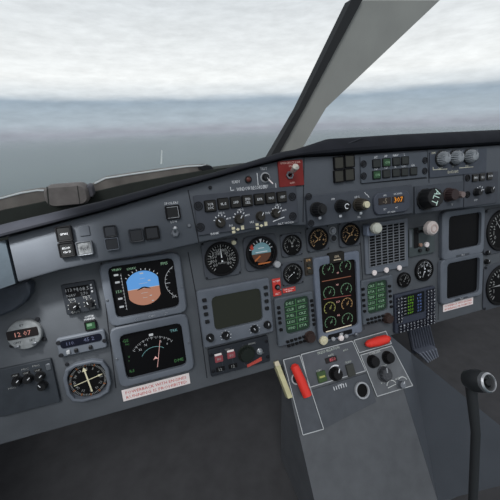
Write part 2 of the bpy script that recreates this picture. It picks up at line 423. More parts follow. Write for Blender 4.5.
# ------------------------------------------------------------------ displays
def display(name, label, outer, inner, scr=SCREEN, corner=.016, bez=BEZ, depth=.014, cat='screen', seg=1, group=None, mk=None):
    X, Y, w, h = quad(A, *outer, z=.001+depth*.7); x2, y2, w2, h2 = quad(A, *inner, z=.006)
    t = Thing(name, label, cat, A, XY=(X, Y), group=group)
    t.b(MB().frame(w, h, corner, w2, h2, .012, 0, depth, .003, .003, x2-X, y2-Y, max(seg, 2)), 'bezel', bez)
    t.b(MB().rbox(x2-X, y2-Y, w2-.0005, h2-.0005, .011, 0, .0042, .0003), 'screen', scr)
    t.scr = (x2-X, y2-Y, w2, h2); t.size = (w, h); t.depth = depth
    return t
# captain's attitude display
t = display('attitude_display', "attitude screen with blue sky and brown ground ball, upper left of the panel", [(98.5, 264), (179, 251), (187.5, 312), (110, 327)], [(107, 267.4), (172, 256.6), (180.3, 305.5), (117.5, 318)])
z = .0045; cx, cy = t.l(143.8, 288, .005); R_ = .043
def ballpart(sg):
    pts = []
    lim = .0365
    for k in range(25):
        a = PI*k/24*sg
        pts.append((cx+max(-lim, min(lim, R_*math.cos(a))), cy+R_*math.sin(a)))
    return MB().prism(pts, z, z+.0004)
t.b(ballpart(1), 'sky_half', E_SKY); t.b(ballpart(-1), 'ground_half', E_GND)
t.b(MB().line(cx-.0365, cy, cx+.0365, cy, .0012, z+.0005).ticks(cx, cy, R_*1.04, R_*1.14, 40, 140, 9, .0016, z)
    .line(cx-.004, cy+R_*.86, cx+.004, cy+R_*.86, .003, z+.0005).line(cx+.012, cy+.017, cx+.018, cy+.017, .003, z+.0005)
    .line(cx+.011, cy-.021, cx+.016, cy-.021, .002, z+.0005).line(cx+.014, cy-.035, cx+.019, cy-.035, .002, z+.0005)
    .line(cx-.01, cy+.012, cx+.01, cy+.012, .0007, z+.0005).line(cx-.006, cy+.024, cx+.006, cy+.024, .0007, z+.0005).line(cx-.008, cy-.012, cx+.008, cy-.012, .0007, z+.0005).line(cx-.005, cy-.024, cx+.005, cy-.024, .0007, z+.0005), 'horizon_marks', E_W)
t.b(MB().prism([(cx-.016, cy-.004), (cx-.014, cy-.001), (cx-.004, cy+.003), (cx, cy+.0035), (cx+.004, cy+.003), (cx+.014, cy-.001), (cx+.016, cy-.004), (cx, cy+.0005)], z+.0006, z+.001), 'aircraft_symbol', DIAL)
sx, sy, sw, sh = t.scr
mb = MB()
for i, v in enumerate((.32, .18, -.14, -.30)):
    mb.rbox(sx-sw*.40, sy+sh*v, 0.010, .0045, .001, z, z+.0004, .0001)
mb.line(sx-sw*.33, sy-sh*.38, sx-sw*.33, sy+sh*.33, .0006, z).ticks(sx-sw*.33, sy, 0, 0, 0, 0, 0, .001, z)
for k in range(12): mb.line(sx-sw*.345, sy+sh*(-.36+.06*k), sx-sw*.325, sy+sh*(-.36+.06*k), .0009, z)
t.b(mb, 'speed_tape', E_W); mb = MB()
mb.arc(sx+sw*.62, sy+sh*.0, sw*.30, 118, 242, .0008, z, 14)
for k in range(9):
    a = math.radians(125+k*110/8); mb.line(sx+sw*.62+sw*.30*math.cos(a), sy+sw*.30*math.sin(a), sx+sw*.62+sw*.27*math.cos(a), sy+sw*.275*math.sin(a), .0008, z)
mb.line(sx+sw*.32, sy, sx+sw*.40, sy, .001, z).text('30', sx+sw*.42, sy-sh*.30, .005, z)
t.b(mb, 'vertical_speed_scale', E_W)
mb = MB().text('VNAV', sx-sw*.38, sy+sh*.42, .0055, z).text('LNAV', sx-sw*.16, sy+sh*.40, .0055, z).text('150', sx-sw*.40, sy, .007, z).text('FMS', sx+sw*.35, sy+sh*.40, .007, z)
t.b(mb, 'mode_letters', E_LG)
W_, H_ = t.size
t.b(MB().text('OFF', -W_*.16, -H_*.45, .006, t.depth).text('DIM', W_*.03, -H_*.45, .006, t.depth).text('TEST', W_*.2, -H_*.45, .006, t.depth), 'lettering', WHITE)
for s_ in (-1, 1): t.b(MB().cyl(0, 0, .003, 0, .002, n=12), 'screw', STEEL, None, (s_*W_*.472, -.01, t.depth))

# captain's navigation display
t = display('navigation_display', 'navigation screen with white compass arc and heading needle, lower left of the panel', [(110, 329.5), (186, 312), (195.5, 369), (119, 388)], [(119, 334), (180, 322), (187.6, 363), (127, 379.4)])
cx, cy = t.l(156, 360, .005)
mb = MB().ticks(cx, cy, .060, .063, 42, 142, 26, .0007, z).ticks(cx, cy, .057, .063, 42, 142, 11, .0008, z)
for s_, a in (('33', 132), ('N', 112), ('3', 68), ('6', 48)):
    a = math.radians(a); mb.text(s_, cx+.049*math.cos(a), cy+.049*math.sin(a), .0055, z)
mb.rbox(cx-.002, cy+.069, .010, .006, .001, z, z+.0004, .0001)
t.b(mb, 'compass_arc', E_W)
q0, q1 = t.l(160, 340, .005), t.l(157.5, 367, .005)
t.b(MB().line(*q0, *q1, .001, z+.0006).prism([(cx-.006, cy+.002), (cx, cy+.010), (cx+.006, cy+.002), (cx, cy+.004)], z, z+.0004), 'heading_needle', E_PK)
t.b(MB().arc(cx, cy, .036, 50, 150, .0009, z, 18).text('TRK', t.l(190-12, 331, .005)[0]-.010, t.l(176, 330, .005)[1], .007, z), 'range_arc', E_CY)
mb = MB()
for s_, p, h in (('GS', (125.5, 341), .008), ('TAS', (127, 344.5), .004), ('ILS', (132, 371), .007), ('DME', (179, 360), .008), ('V', (129, 357), .005), ('0', (129, 361), .004)):
    mb.text(s_, *t.l(*p, .005), h, z)
t.b(mb, 'data_letters', E_G)
W_, H_ = t.size
for s_ in (-1, 1): t.b(MB().cyl(0, 0, .003, 0, .002, n=12), 'screw', STEEL, None, (s_*W_*.47, 0, t.depth))

# first officer's two dark displays
for nm, lab, o4, i4 in (('attitude_display', 'upper of the two blank black square screens at the right', [(441, 211.5), (483.6, 206.5), (483.6, 253.5), (442, 259.5)], [(446.5, 216.2), (479.3, 212.2), (478.8, 245.5), (446.9, 250.5)]),
                        ('navigation_display', 'lower of the two blank black square screens, just above the right red-lettered placard', [(439.5, 258), (482, 254), (482, 296.8), (440.5, 302.6)], [(444.8, 262.0), (477.2, 258.2), (477.4, 292.6), (445.4, 297.4)])):
    t = display(nm, lab, o4, i4)
    W_, H_ = t.size
    t.b(MB().rbox(-.005, -H_*.455, .06, .007, .002, t.depth, t.depth+.001), 'label_strip', MOD)
    t.b(MB().text('TEST', -.005, -H_*.455, .005, t.depth+.0013), 'lettering', WHITE)

# centre-left square grey radar screen with bezel keys and knobs
t = display('radar_display', 'square radar screen, dull dark grey, with round bezel keys and four knobs below', [(197.5, 291), (270.5, 277), (272, 333), (202.5, 347)], [(211, 296), (259.6, 287.4), (262.4, 320), (214, 330)], E_GREY, .006)
for p in ((204.3, 300), (205, 307), (206, 314), (207.2, 321.5)): button(t, *t.l(*p, t.depth), t.depth, 'bezel_key')
for p in ((265.4, 287.2), (265.9, 294), (266.3, 301), (266.7, 308)): button(t, *t.l(*p, t.depth), t.depth, 'bezel_key')
for p in ((210.5, 338.3), (226, 336), (254.8, 329.5), (267.8, 325.2)):
    k = knob(t, *t.l(*p, t.depth+.006), .0095, .014, BLACKG, random.choice((60, 120, 90)), z=t.depth, fl=10)
mb = MB()
for p in ((226, 336), (254.8, 329.5)): mb.ticks(*t.l(*p, t.depth), .0125, .0155, -30, 210, 7, .0014, t.depth)
t.b(mb, 'knob_marks', WHITE)

# ------------------------------------------------------------------ round gauges
def gauge(name, label, px, rpx, sq=True, face=DIAL, marks=E_W, needle=(60,), num=('0', '2', '4', '6', '8'), a0=-50, a1=230, sqk=1.16, bez=MOD, group=None, nm=None, oct_=.25, ringm=None, pl=A):
    t = Thing(name, label, 'gauge', pl, px=px, group=group)
    r = t.r(px[0], px[1], rpx)
    if sq: t.b(MB().rbox(0, 0, 2*r*sqk, 2*r*sqk, r*oct_, 0, .004, .0015, 2), 'mounting_plate', bez)
    t.b(MB().ring(0, 0, r*1.04, r*.9, .0, .010, 36, .002), 'bezel', ringm or BLACK)
    t.b(MB().cyl(0, 0, r*.92, .003, .0052, n=32), 'dial', face)
    mb = MB().ticks(0, 0, r*.74, r*.86, a0, a1, 25, r*.025, .0053).ticks(0, 0, r*.68, r*.86, a0, a1, 9, r*.045, .0053)
    for i, s_ in enumerate(num):
        a = math.radians(a1-(a1-a0)*(i+.5)/len(num)); mb.text(s_, r*.53*math.cos(a), r*.53*math.sin(a), r*.2, .0054)
    t.b(mb, 'dial_marks', marks)
    for a in needle:
        c, s_ = math.cos(math.radians(a)), math.sin(math.radians(a))
        t.b(MB().prism([(-r*.2*c-r*.05*s_, -r*.2*s_+r*.05*c), (-r*.2*c+r*.05*s_, -r*.2*s_-r*.05*c), (r*.7*c, r*.7*s_)], .0062, .0070), 'needle', nm or marks)
    t.b(MB().cyl(0, 0, r*.08, .0055, .0085, n=14), 'hub', BLACK)
    t.rad = r
    if sq:
        for i in (-1, 1):
            for j in (-1, 1): t.b(MB().cyl(0, 0, r*.07, 0, .0015, n=10), 'screw', GROOVE, None, (i*r*sqk*.9, j*r*sqk*.9, .004))
    return t
DM = mat('dial_print', (156, 158, 157), .6)
t = gauge('airspeed_indicator', 'large round black airspeed dial above the radar screen, left of the standby horizon', (221.3, 258.4), 16.5, marks=DM, needle=(92,), num=('60', '400', '350', '300', '250', '200', '160', '120', '100', '80'), sqk=1.14, nm=WHITE)
r = t.rad
t.b(MB().rbox(-r*.2, r*.33, r*.5, r*.2, .001, .0052, .006).rbox(r*.3, r*.33, r*.4, r*.2, .001, .0052, .006), 'counter', GUN)
t.b(MB().text('045', -r*.2, r*.33, r*.15, .0062).text('29', r*.3, r*.33, r*.15, .0062).text('MACH', 0, -r*.25, r*.12, .0062), 'counter_digits', DM)
t.b(MB().cyl(0, 0, .006, .004, .012, n=16), 'bug', CREAM, None, t.l(233.7, 242.6, .008)+(0,))
# standby horizon
t = Thing('standby_horizon', 'round standby attitude ball with pale blue over brown, right of the airspeed dial', 'gauge', A, px=(260.6, 252.2))
r = t.r(260.6, 252.2, 14.6)
t.b(MB().rbox(0, 0, 2.3*r, 2.3*r, r*.3, 0, .004, .0015, 2), 'mounting_plate', MOD)
t.b(MB().ring(0, 0, r*1.06, r*.92, 0, .013, 36, .002), 'bezel', BLACK)
def half(a0, a1, rr): return [(rr*math.cos(math.radians(a0+(a1-a0)*k/24)), rr*math.sin(math.radians(a0+(a1-a0)*k/24))) for k in range(25)]
t.b(MB().cyl(0, 0, r*.93, .0, .004, n=32), 'dial', DIAL)
t.b(MB().prism(half(-5, 185, r*.66), .004, .006), 'sky_half', mat('ball_sky', (118, 158, 168), .5))
t.b(MB().prism(half(185, 355, r*.66), .004, .006), 'ground_half', mat('ball_brown', (96, 62, 46), .5))
t.b(MB().ticks(0, 0, r*.70, r*.84, 20, 160, 9, r*.045, .0045).line(-r*.4, r*.05, r*.4, r*.05, r*.05, .0062).line(-r*.2, r*.3, r*.2, r*.3, r*.04, .0062).prism([(-r*.1, r*.9), (r*.1, r*.9), (0, r*.62)], .0062, .007), 'dial_marks', WHITE)
t.b(MB().prism([(-r*.8, r*.5), (-r*.6, r*.62), (-r*.5, r*.34), (-r*.64, r*.22)], .0062, .007), 'warning_flag', mat('flag_red', (190, 70, 56), .5))
t.b(MB().line(-r*.5, -r*.5, -r*.1, -r*.2, r*.1, .0062).line(-r*.3, -r*.72, r*.6, -r*.72, r*.1, .0062), 'aircraft_bar', mat('bar_orange', (190, 110, 60), .5))
t.b(MB().cyl(0, 0, r*.22, .004, .02, n=18, bev=.002), 'knob', LGREY, None, t.l(278, 264.8, .02)+(0,), 'pale grey knob')
gauge('pressure_gauge', 'small black gauge with grey marks, immediately right of the standby horizon', (291, 244.6), 9.2, marks=DM, needle=(70, 110), num=('1', '2', '3', '4'))
gauge('clock_gauge', 'small black gauge with a white needle pointing lower left, above the red lettered strip', (291.8, 273), 9.3, marks=DM, needle=(215,), num=('3', '6', '9', '0'), nm=WHITE)
OM = mat('dial_print_tan', (214, 176, 128), .6)
gauge('temperature_gauge', 'small gauge with tan crossed needles, left of the pair above the engine screen', (317.2, 238.6), 9.6, marks=OM, needle=(40, 140, 215), num=('1', '2', '3', '4'))
gauge('temperature_gauge', 'small gauge with tan crossed needles, right of the pair above the engine screen', (349, 234), 9.2, marks=OM, needle=(45, 150, 225), num=('1', '2', '3', '4'))
gauge('flap_gauge', 'round black gauge with white marks below the landing gear handle', (422.8, 269.8), 8.3, sq=False, marks=WHITE, needle=(100, 250), num=('0', '11', '28', '40'))
gauge('hydraulic_gauge', 'smallest round gauge beside the bottom screws of the slotted grille', (402.7, 279.6), 5.9, sq=False, marks=DM, needle=(60,), num=('0', '3'))
gauge('altimeter', 'round black dial at the right edge beside the upper blank screen', (499.5, 230), 14, marks=DM, needle=(130,), num=('0', '1', '2', '3', '4', '5', '6', '7', '8', '9'))
gauge('vertical_speed_indicator', 'round black dial at the right edge beside the lower blank screen', (499, 284.5), 14, marks=DM, needle=(180,), num=('1', '2', '4', '4', '2', '1'))
for i, p in enumerate(((485.6, 252.5), (485.6, 261.5))):
    t = Thing('selector_knob', ('upper' if i == 0 else 'lower')+' of two small black knobs between the round dials at the right edge', 'knob', A, px=p, group='small knobs between the right dials')
    knob(t, 0, 0, .0085, .012)
# compass gauge bottom left
t = Thing('radio_compass', 'large compass dial with two crossed cream needles in a chamfered grey bezel, bottom left', 'gauge', A, px=(88.5, 378.5))
r = t.r(88.5, 378.5, 23)
t.b(MB().frame(2.02*r, 2.05*r, r*.62, 1.70*r, 1.76*r, r*.5, 0, .013, .003, .002, 0, 0, 2), 'bezel', BEZ)
t.b(MB().cyl(0, 0, r*.9, .0, .004, n=40), 'dial', DIAL)
mb = MB().ticks(0, 0, r*.74, r*.84, 0, 355, 72, r*.018, .0045)
for k in range(12): a = math.radians(90-30*k); mb.text(('N', '3', '6', 'E', '12', '15', 'S', '21', '24', 'W', '30', '33')[k], r*.60*math.cos(a), r*.60*math.sin(a), r*.12, .0045, a-PI/2)
t.b(mb, 'compass_card', DM)
t.b(MB().ticks(0, 0, r*.74, r*.86, 60, 330, 10, r*.05, .0047), 'bearing_marks', mat('mark_orange', (150, 96, 62), .5))
for a in (97, 12):
    c, s_ = math.cos(math.radians(a)), math.sin(math.radians(a)); w_ = r*(.07 if a == 97 else .035)
    t.b(MB().line(-r*.66*c, -r*.66*s_, r*.55*c, r*.55*s_, w_, .006).prism([(r*.5*c-s_*w_*1.6, r*.5*s_+c*w_*1.6), (r*.5*c+s_*w_*1.6, r*.5*s_-c*w_*1.6), (r*.72*c, r*.72*s_)], .006, .0066), 'needle', CREAM)
t.b(MB().cyl(0, 0, .004, 0, .003, n=12), 'screw', GROOVE, None, t.l(66.5, 365, .004)+(0,))

# clock
t = Thing('digital_clock', 'round pale grey clock with dim red digits 12 07 at lower left', 'clock', A, px=(26.4, 332.8))
r = t.r(26.4, 332.8, 18)
t.b(MB().loops([(cloop(0, 0, r, 40), 0), (cloop(0, 0, r, 40), .010), (cloop(0, 0, r*.95, 40), .0125), (cloop(0, 0, r*.9, 40), .013)]), 'face', mat('clock_grey', (128, 132, 134), .6, noise=.2, scale=80))
t.b(MB().rbox(-r*.05, r*.14, r*1.78, r*.62, .003, .013, .0142, .0004), 'display_window', mat('clock_window', (30, 26, 26), .3))
t.b(MB().text('12 07', -r*.02, r*.14, r*.31, .0146), 'digits', E_RED)
t.b(MB().text('GMT', -r*.45, -r*.42, r*.16, .0134).text('SET', r*.4, -r*.42, r*.16, .0134).text('ET', 0, r*.7, r*.15, .0134), 'lettering', GROOVE)
for a in (45, -35, 215): t.b(MB().cyl(0, 0, .0045, 0, .004, n=12), 'screw', GROOVE, None, (r*1.15*math.cos(math.radians(a)), r*1.15*math.sin(math.radians(a)), 0))
for q in (-.5, .5): button(t, q*r, -r*.66, .013, w=.010, h=.005, m=STEEL)

# transponder style radio panel, left
X, Y, w, h = quad(A, (62, 284.4), (95, 280.4), (98.6, 309), (65.6, 315.6), z=.007)
t = Thing('radio_unit', 'small dark radio box with two number windows and knobs, left of the attitude screen', 'radio', A, XY=(X, Y))
t.b(MB().rbox(0, 0, w, h, .003, 0, .007, .001), 'body', DARKMOD)
t.b(MB().rbox(-w*.04, h*.22, w*.7, h*.34, .002, .007, .0085), 'window', SCREEN)
t.b(MB().text('113.90', -w*.2, h*.30, h*.10, .0088).text('108.5', w*.14, h*.28, h*.12, .0088).text('NAV', -w*.25, h*.12, h*.09, .0088).text('270', w*.14, h*.12, h*.10, .0088), 'digits', em('glow_soft', (120, 124, 128)))
for s_ in (-1, 1): knob(t, s_*w*.24, -h*.25, h*.12, .014, BLACKG, 70+40*s_, z=.007, fl=10)
mb = MB().text('VOR', -w*.26, -h*.02, h*.07, .0072).text('TILT', w*.18, -h*.02, h*.08, .0072).text('GAIN', -w*.24, -h*.44, h*.07, .0072).text('OFF', w*.3, -h*.42, h*.07, .0072)
for s_ in (-1, 1): mb.ticks(s_*w*.24, -h*.25, h*.15, h*.19, -20, 200, 6, .0014, .0072)
t.b(mb, 'lettering', DM)
for q in (.36, .26, .14): t.b(MB().rbox(0, 0, w*.06, h*.06, .001, 0, .003), 'button', LGREY, None, (w*.39, h*q, .007))

# green annunciator
t = Thing('annunciator_light', 'single green-lit square indicator below the small radio panel', 'indicator', A, px=(91, 324.8))
w = t.r(91, 324.8, 6)*2
t.b(MB().frame(w, w*.92, .002, w*.8, w*.7, .0015, 0, .006, .002, .001), 'bezel', BLACK)
t.b(MB().rbox(0, 0, w*.8, w*.7, .0015, 0, .0042), 'lens', GREENL)
t.b(MB().rbox(-.002, .002, w*.42, w*.26, .001, .0043, .0047, .0001), 'lit_legend', E_LG)
t.b(MB().text('OUTER', 0, w*.85, w*.17, .0006).text('MARKER', 0, w*.62, w*.17, .0006), 'lettering', WHITE)
# strip display
X, Y, w, h = quad(A, (56, 340), (104, 329), (107, 347), (59.5, 358), z=.010)
t = Thing('frequency_display', 'long grey strip display with dark blue number window, above the compass dial', 'display', A, XY=(X, Y))
t.b(MB().rbox(0, 0, w, h, .005, 0, .010, .002), 'body', BEZ)
t.b(MB().rbox(.0, h*.16, w*.86, h*.42, .007, .010, .0112, .0003), 'window', mat('window_navy', (14, 16, 30), .3))
t.b(MB().text('110.', -w*.22, h*.16, h*.18, .0115).text('45 2', w*.16, h*.18, h*.20, .0115), 'digits', em('glow_dim', (98, 104, 130)))
for q, mm in ((-.30, LGREY), (-.14, BLACKG), (.16, BLACKG)): t.b(MB().rbox(0, 0, w*.075, h*.2, .002, 0, .005, .001), 'button', mm, None, (w*q, -h*.28, .010))
for sx_, sy_ in ((-.46, .3), (-.46, -.38), (.47, -.1)): t.b(MB().cyl(0, 0, .005, 0, .002, n=12), 'screw', GROOVE, None, (w*sx_, h*sy_, .010))
# audio panel bottom left
X, Y, w, h = quad(A, (-10, 372), (51, 358.5), (60, 402), (-4, 418), z=.008)
t = Thing('audio_panel', 'dark panel of small selector knobs cut by the bottom left corner', 'panel', A, XY=(X, Y))
t.b(MB().rbox(0, 0, w, h, .003, 0, .008, .001), 'body', mat('audio_body', (56, 61, 67), .6, noise=.12, scale=40))
t.b(MB().rbox(w*.44, h*.34, w*.08, h*.14, .003, .008, .010), 'latch', STEEL)
mb = MB()
for p in ((16.5, 382), (27.5, 379.5), (39.3, 377.2), (42, 386.5)):
    x, y = t.l(*p, .015); knob(t, x, y, .0095, .013, BLACKG, random.choice((40, 120)), z=.008, fl=10)
for p in ((15, 375.5), (26, 373), (37.5, 370.3)):
    x, y = t.l(*p, .010); t.b(MB().rbox(0, 0, .014, .006, .001, 0, .003), 'indicator', GUN, None, (x, y, .008)); mb.text('VHF', x, y, .004, .0115)
for p in ((25, 369), (36, 365.6), (12, 388)): mb.text('MIC', *t.l(*p, .008), .004, .0085, wid=.014)
t.b(mb, 'lettering', DM)

# red placards near the centre
X, Y, w, h = quad(A, (271.6, 279), (279.8, 277.8), (281.3, 294.5), (273.2, 297))
t = Thing('guarded_switch', 'red upright switch plate with a dark round toggle, left of the red lettered strip', 'switch', A, XY=(X, Y))
RPL = mat('plate_red', (202, 66, 60), .55, noise=.08, scale=40)
t.b(MB().rbox(0, 0, w, h, .002, 0, .003), 'plate', RPL)
t.b(MB().text('NORM', 0, h*.36, h*.1, .0034).text('ALT', 0, -h*.36, h*.1, .0034), 'lettering', PLAC)
t.b(MB().cyl(0, 0, w*.3, 0, .006, n=20), 'switch_base', BLACK, None, (w*.05, h*.02, .003)); toggle(t, w*.05, h*.02, w*.2, .018, (.1, -.2), STEEL, z=.008)
X, Y, w, h = quad(A, (282, 289.3), (294.6, 286), (295.8, 290.3), (283.2, 293.6))
t = Thing('warning_placard', 'small red strip with pale lettering beneath the white-needled gauge', 'placard', A, XY=(X, Y))
t.b(MB().rbox(0, 0, w, h, .001, 0, .0015, .0003), 'plate', RPL)
t.b(MB().text('MAX 250', 0, h*.2, h*.3, .0018, wid=w*.8).text('KIAS', 0, -h*.22, h*.28, .0018, wid=w*.5), 'lettering', PLAC)
# brown module and small pair
X, Y, w, h = quad(A, (304, 258.5), (311.5, 257), (312.3, 274), (304.6, 275.5))
t = Thing('switch_module', 'narrow dark brown upright switch strip left of the engine screen top', 'switch', A, XY=(X, Y))
t.b(MB().rbox(0, 0, w, h, .002, 0, .005), 'body', mat('strip_brown', (58, 52, 46), .6))
for q in (-.28, .1): button(t, 0, h*q, .005, w=.012, h=.010, m=OLIVE)
t.b(MB().text('EPR', 0, h*.38, h*.12, .0053).text('SEL', 0, -h*.08, h*.1, .0053), 'lettering', E_TAN)
for i, p in enumerate(((332.2, 230.6), (333.2, 238))):
    t = Thing('test_button', ('upper' if i == 0 else 'lower')+' of two small round grey buttons between the tan-needled gauges', 'button', A, px=p, group='buttons between the tan gauges')
    t.b(MB().ring(0, 0, .0115, .0085, 0, .003, 24), 'collar', LGREY if i == 0 else STEEL); t.b(MB().cyl(0, 0, .008, 0, .006, n=20), 'cap', STEEL if i == 0 else BLACKG)

# lower box under radar screen
X, Y, w, h = quad(A, (208.5, 350), (267.5, 335.5), (270.3, 360.5), (210.8, 377.5), z=.009)
t = Thing('brake_panel', 'dark control box with two red number windows and a black knob, under the radar screen', 'panel', A, XY=(X, Y))
t.b(MB().rbox(0, 0, w, h, .003, 0, .009, .001), 'body', DARKMOD)
mb = MB()
for p, q in (((219, 359), (220.5, 369)), ((231.3, 355.2), (233, 366))):
    x, y = t.l(*p, .010); t.b(MB().rbox(0, 0, .022, .018, .002, 0, .002), 'red_window', mat('window_red', (150, 76, 82), .4), None, (x, y, .009))
    t.b(MB().rbox(0, 0, .019, .005, .001, 0, .003), 'cap_strip', PLAC, None, (x-.001, y+.013, .009))
    mb.text('80', x, y, .008, .0115)
    x, y = t.l(*q, .010); t.b(MB().rbox(0, 0, .024, .013, .002, 0, .002), 'counter', BLACK, None, (x, y, .009)); mb.text('12', x, y, .008, .0115)
t.b(mb, 'digits', DM)
for fx in (-.30, -.13, .06): t.b(MB().line(fx*w, -h*.42, fx*w, h*.42, .0008, .0092), 'divider', MOD)
knob(t, *t.l(247, 354.5, .016), .0215, .016, mat('knob_dark_green', (30, 36, 32), .5), 110, z=.009, pointer=None, fl=20)
t.b(MB().cyl(0, 0, .009, 0, .004, n=20).cyl(0, 0, .0055, .004, .012, n=16), 'push_knob', CHROME, None, t.l(259.6, 351.6, .012)+(.009,), 'chrome push knob')
t.b(MB().prism([t.l(247, 365, .01), t.l(261.5, 357, .01), t.l(262, 360.5, .01), t.l(254, 364.5, .01), t.l(247.5, 367.5, .01)], .009, .0098), 'warning_strip', mat('strip_red', (190, 80, 70), .5, noise=.3, scale=300))
t.b(MB().text('BRAKE', t.l(252, 343.5, .01)[0], t.l(252, 343.5, .01)[1], .005, .0095).text('TEMP', -w*.2, h*.36, .004, .0095).text('PSI', w*.38, -h*.1, .004, .0095), 'lettering', DM)
for sx_ in (-.46, .465): [screw(t, w*sx_, h*q, .005, .009) for q in (.3, -.3)]

# placards
def placard(label, q4, lines):
    X, Y, w, h = quad(A, *q4)
    t = Thing('placard', label, 'placard', A, XY=(X, Y))
    t.b(MB().rbox(0, 0, w, h, .001, 0, .0016, .0003), 'plate', PLAC)
    mb = MB()
    for i, s_ in enumerate(lines): mb.text(s_, 0, h*(.2-.42*i), h*.26, .0019, wid=w*.9)
    t.b(mb, 'lettering', REDT)
placard('white placard with red lettering below the compass-arc screen', [(121, 389.5), (189.3, 373.5), (190.2, 384.5), (123.5, 400)], ['POWERBACK WITH ENGINES', 'RUNNING IS PROHIBITED'])
placard('white placard with red lettering below the lower blank screen', [(442.4, 304.9), (472.5, 297), (473, 303.8), (443.3, 312)], ['POWERBACK WITH ENGINES', 'RUNNING PROHIBITED'])

# ------------------------------------------------------------------ engine screen
t = display('engine_display', 'tall black engine screen with two columns of round dials, centre of the panel', [(313.5, 259), (358.2, 250), (362.5, 331.5), (318, 344)], [(318, 265.5), (355, 258), (357.2, 325), (321.8, 333.5)], mat('engine_black', (22, 18, 17), .5, spec=.1), .008, mat('engine_bezel', (108, 116, 130), .5, noise=.06), .012)
for (px, py), mm in (((328.2, 269.6), em('glow_dial', (98, 134, 106))), ((345.4, 266.6), em('glow_dial', (98, 134, 106))), ((329.2, 292.8), em('glow_dial', (98, 134, 106))), ((346.3, 289.2), em('glow_dial', (98, 134, 106))), ((329.8, 308.2), E_YG), ((347, 304), E_TAN), ((330.6, 322.6), em('glow_dial', (98, 134, 106))), ((347.5, 319), em('glow_dial', (98, 134, 106)))):
    x, y = t.l(px, py, .005); r = .019
    d = MB().arc(x, y, r, -40, 225, .0009, z, 22).ticks(x, y, r*.82, r, -40, 225, 9, .0008, z)
    d.text(random.choice(('1.4', '87', '92', '1.2')), x+.003, y+.001, .005, z).line(x, y-.004, x+r*.6*math.cos(.9), y+r*.6*math.sin(.9), .0009, z)
    t.b(d, 'engine_dial', mm)
mb = MB()
for p, q, in (((322, 281.6), (351, 276.2)),): mb.line(*t.l(*p, .005), *t.l(*q, .005), .0022, z)
t.b(mb, 'divider', E_BRO)
t.b(MB().line(*t.l(323.8, 299.4, .005), *t.l(351, 295.2, .005), .0018, z), 'divider', em('glow_red_brown', (128, 72, 68)))
t.b(MB().line(*t.l(326, 332, .005), *t.l(351.6, 325, .005), .003, z), 'divider', em('glow_cream', (205, 195, 175)))
mb = MB()
for s_, p in (('N1', (337.4, 284.7)), ('EGT', (338.4, 301.8)), ('N2', (338.8, 315.2)), ('FF', (338, 273))): mb.text(s_, *t.l(*p, .005), .005, z)
t.b(mb, 'dial_letters', E_PK)
X, Y = t.l(336.8, 257.5, .012)
t.b(MB().rbox(0, 0, .05, .030, .003, .0, .0135), 'top_tab', mat('tab_dark', (34, 32, 28), .5), None, (X, Y, 0)); t.b(MB().text('EPR', 0, .003, .007, 0).line(-.012, -.006, .012, -.006, .003, 0), 'tab_letters', mat('tab_cream', (200, 185, 160), .6), None, (X, Y, .0138))
X, Y = t.l(340.2, 334.2, .012); t.b(MB().rbox(0, 0, .085, .015, .003, .004, .0132), 'bottom_slot', BLACK, None, (X, Y, 0))
t.b(MB().rbox(0, 0, .012, .008, .001, 0, .001), 'slot_legend', LGREY, None, (X+.003, Y, .0132))
for p, r, mm in (((323.5, 340.3), .0135, CREAM), ((333, 338.8), .006, LGREY), ((340.8, 337.8), .009, PLAC), ((346, 336), .006, LGREY), ((356, 334.4), .006, STEEL)):
    t.b(MB().cyl(0, 0, r, 0, .010, n=16, bev=.002).cyl(0, 0, r*.4, .010, .012, n=12), 'fastener', mm, None, t.l(*p, .014)+(.010,))

# ------------------------------------------------------------------ the two green control display units
CDUM = mat('unit_paint', (88, 94, 101), .55, noise=.08, scale=30)
def cdu(label, outer, inner, rows, lk, rk, kn, group=None):
    t = display('control_display_unit', label, outer, inner, E_DG, .006, CDUM, .012, 'display', 2)
    sx, sy, sw, sh = t.scr
    mb = MB(); words = ['WIND', 'TEMP', 'CLB', 'DES', 'FUEL', 'CRZ', 'ETA', 'LEGS', 'PERF', 'ROUTE', 'SPD', 'INIT']
    random.shuffle(words)
    for i in range(5):
        for j in (-1, 1): mb.text(words[i*2+(j+1)//2], sx+j*sw*.24, sy+sh*(.36-.18*i), sh*.075, z, wid=sw*.3)
    t.b(mb, 'screen_letters', E_LG)
    mb = MB().line(sx, sy-sh*.45, sx, sy+sh*.45, .0012, z)
    for i in range(4): mb.line(sx-sw*.44, sy+sh*(.27-.18*i), sx+sw*.44, sy+sh*(.27-.18*i), .0012, z)
    t.b(mb, 'screen_grid', E_G)
    for p in lk+rk: button(t, *t.l(*p, t.depth), t.depth, 'line_key', .009, .008, BLACK)
    for (p, q) in rows:
        for k in range(5):
            f = k/4; button(t, *t.l(p[0]+(q[0]-p[0])*f, p[1]+(q[1]-p[1])*f, t.depth), t.depth, 'key', .0095, .007, BLACK)
    knob(t, *t.l(*kn, .02), .0155, .016, BROWN, 120, z=t.depth, fl=12, pointer=None)
    return t
cdu('green-lit text display unit left of the engine screen, beside the red switch plate', [(273.8, 300), (311.5, 290), (316, 335.5), (278.5, 349)], [(282.6, 300), (307, 294.6), (310.2, 328), (286, 334.4)],
    [((287.5, 341.5), (303.5, 336.5)), ((288.5, 345.6), (304.5, 340.6))],
    [(278.4, 307.5), (278.8, 312.5), (279.3, 318), (279.8, 322.6), (280.8, 329.5)], [(311.3, 300.5), (311.9, 305), (312.4, 310.3), (312.9, 315), (313.4, 319.5), (313.8, 324)], (310.6, 337.6))
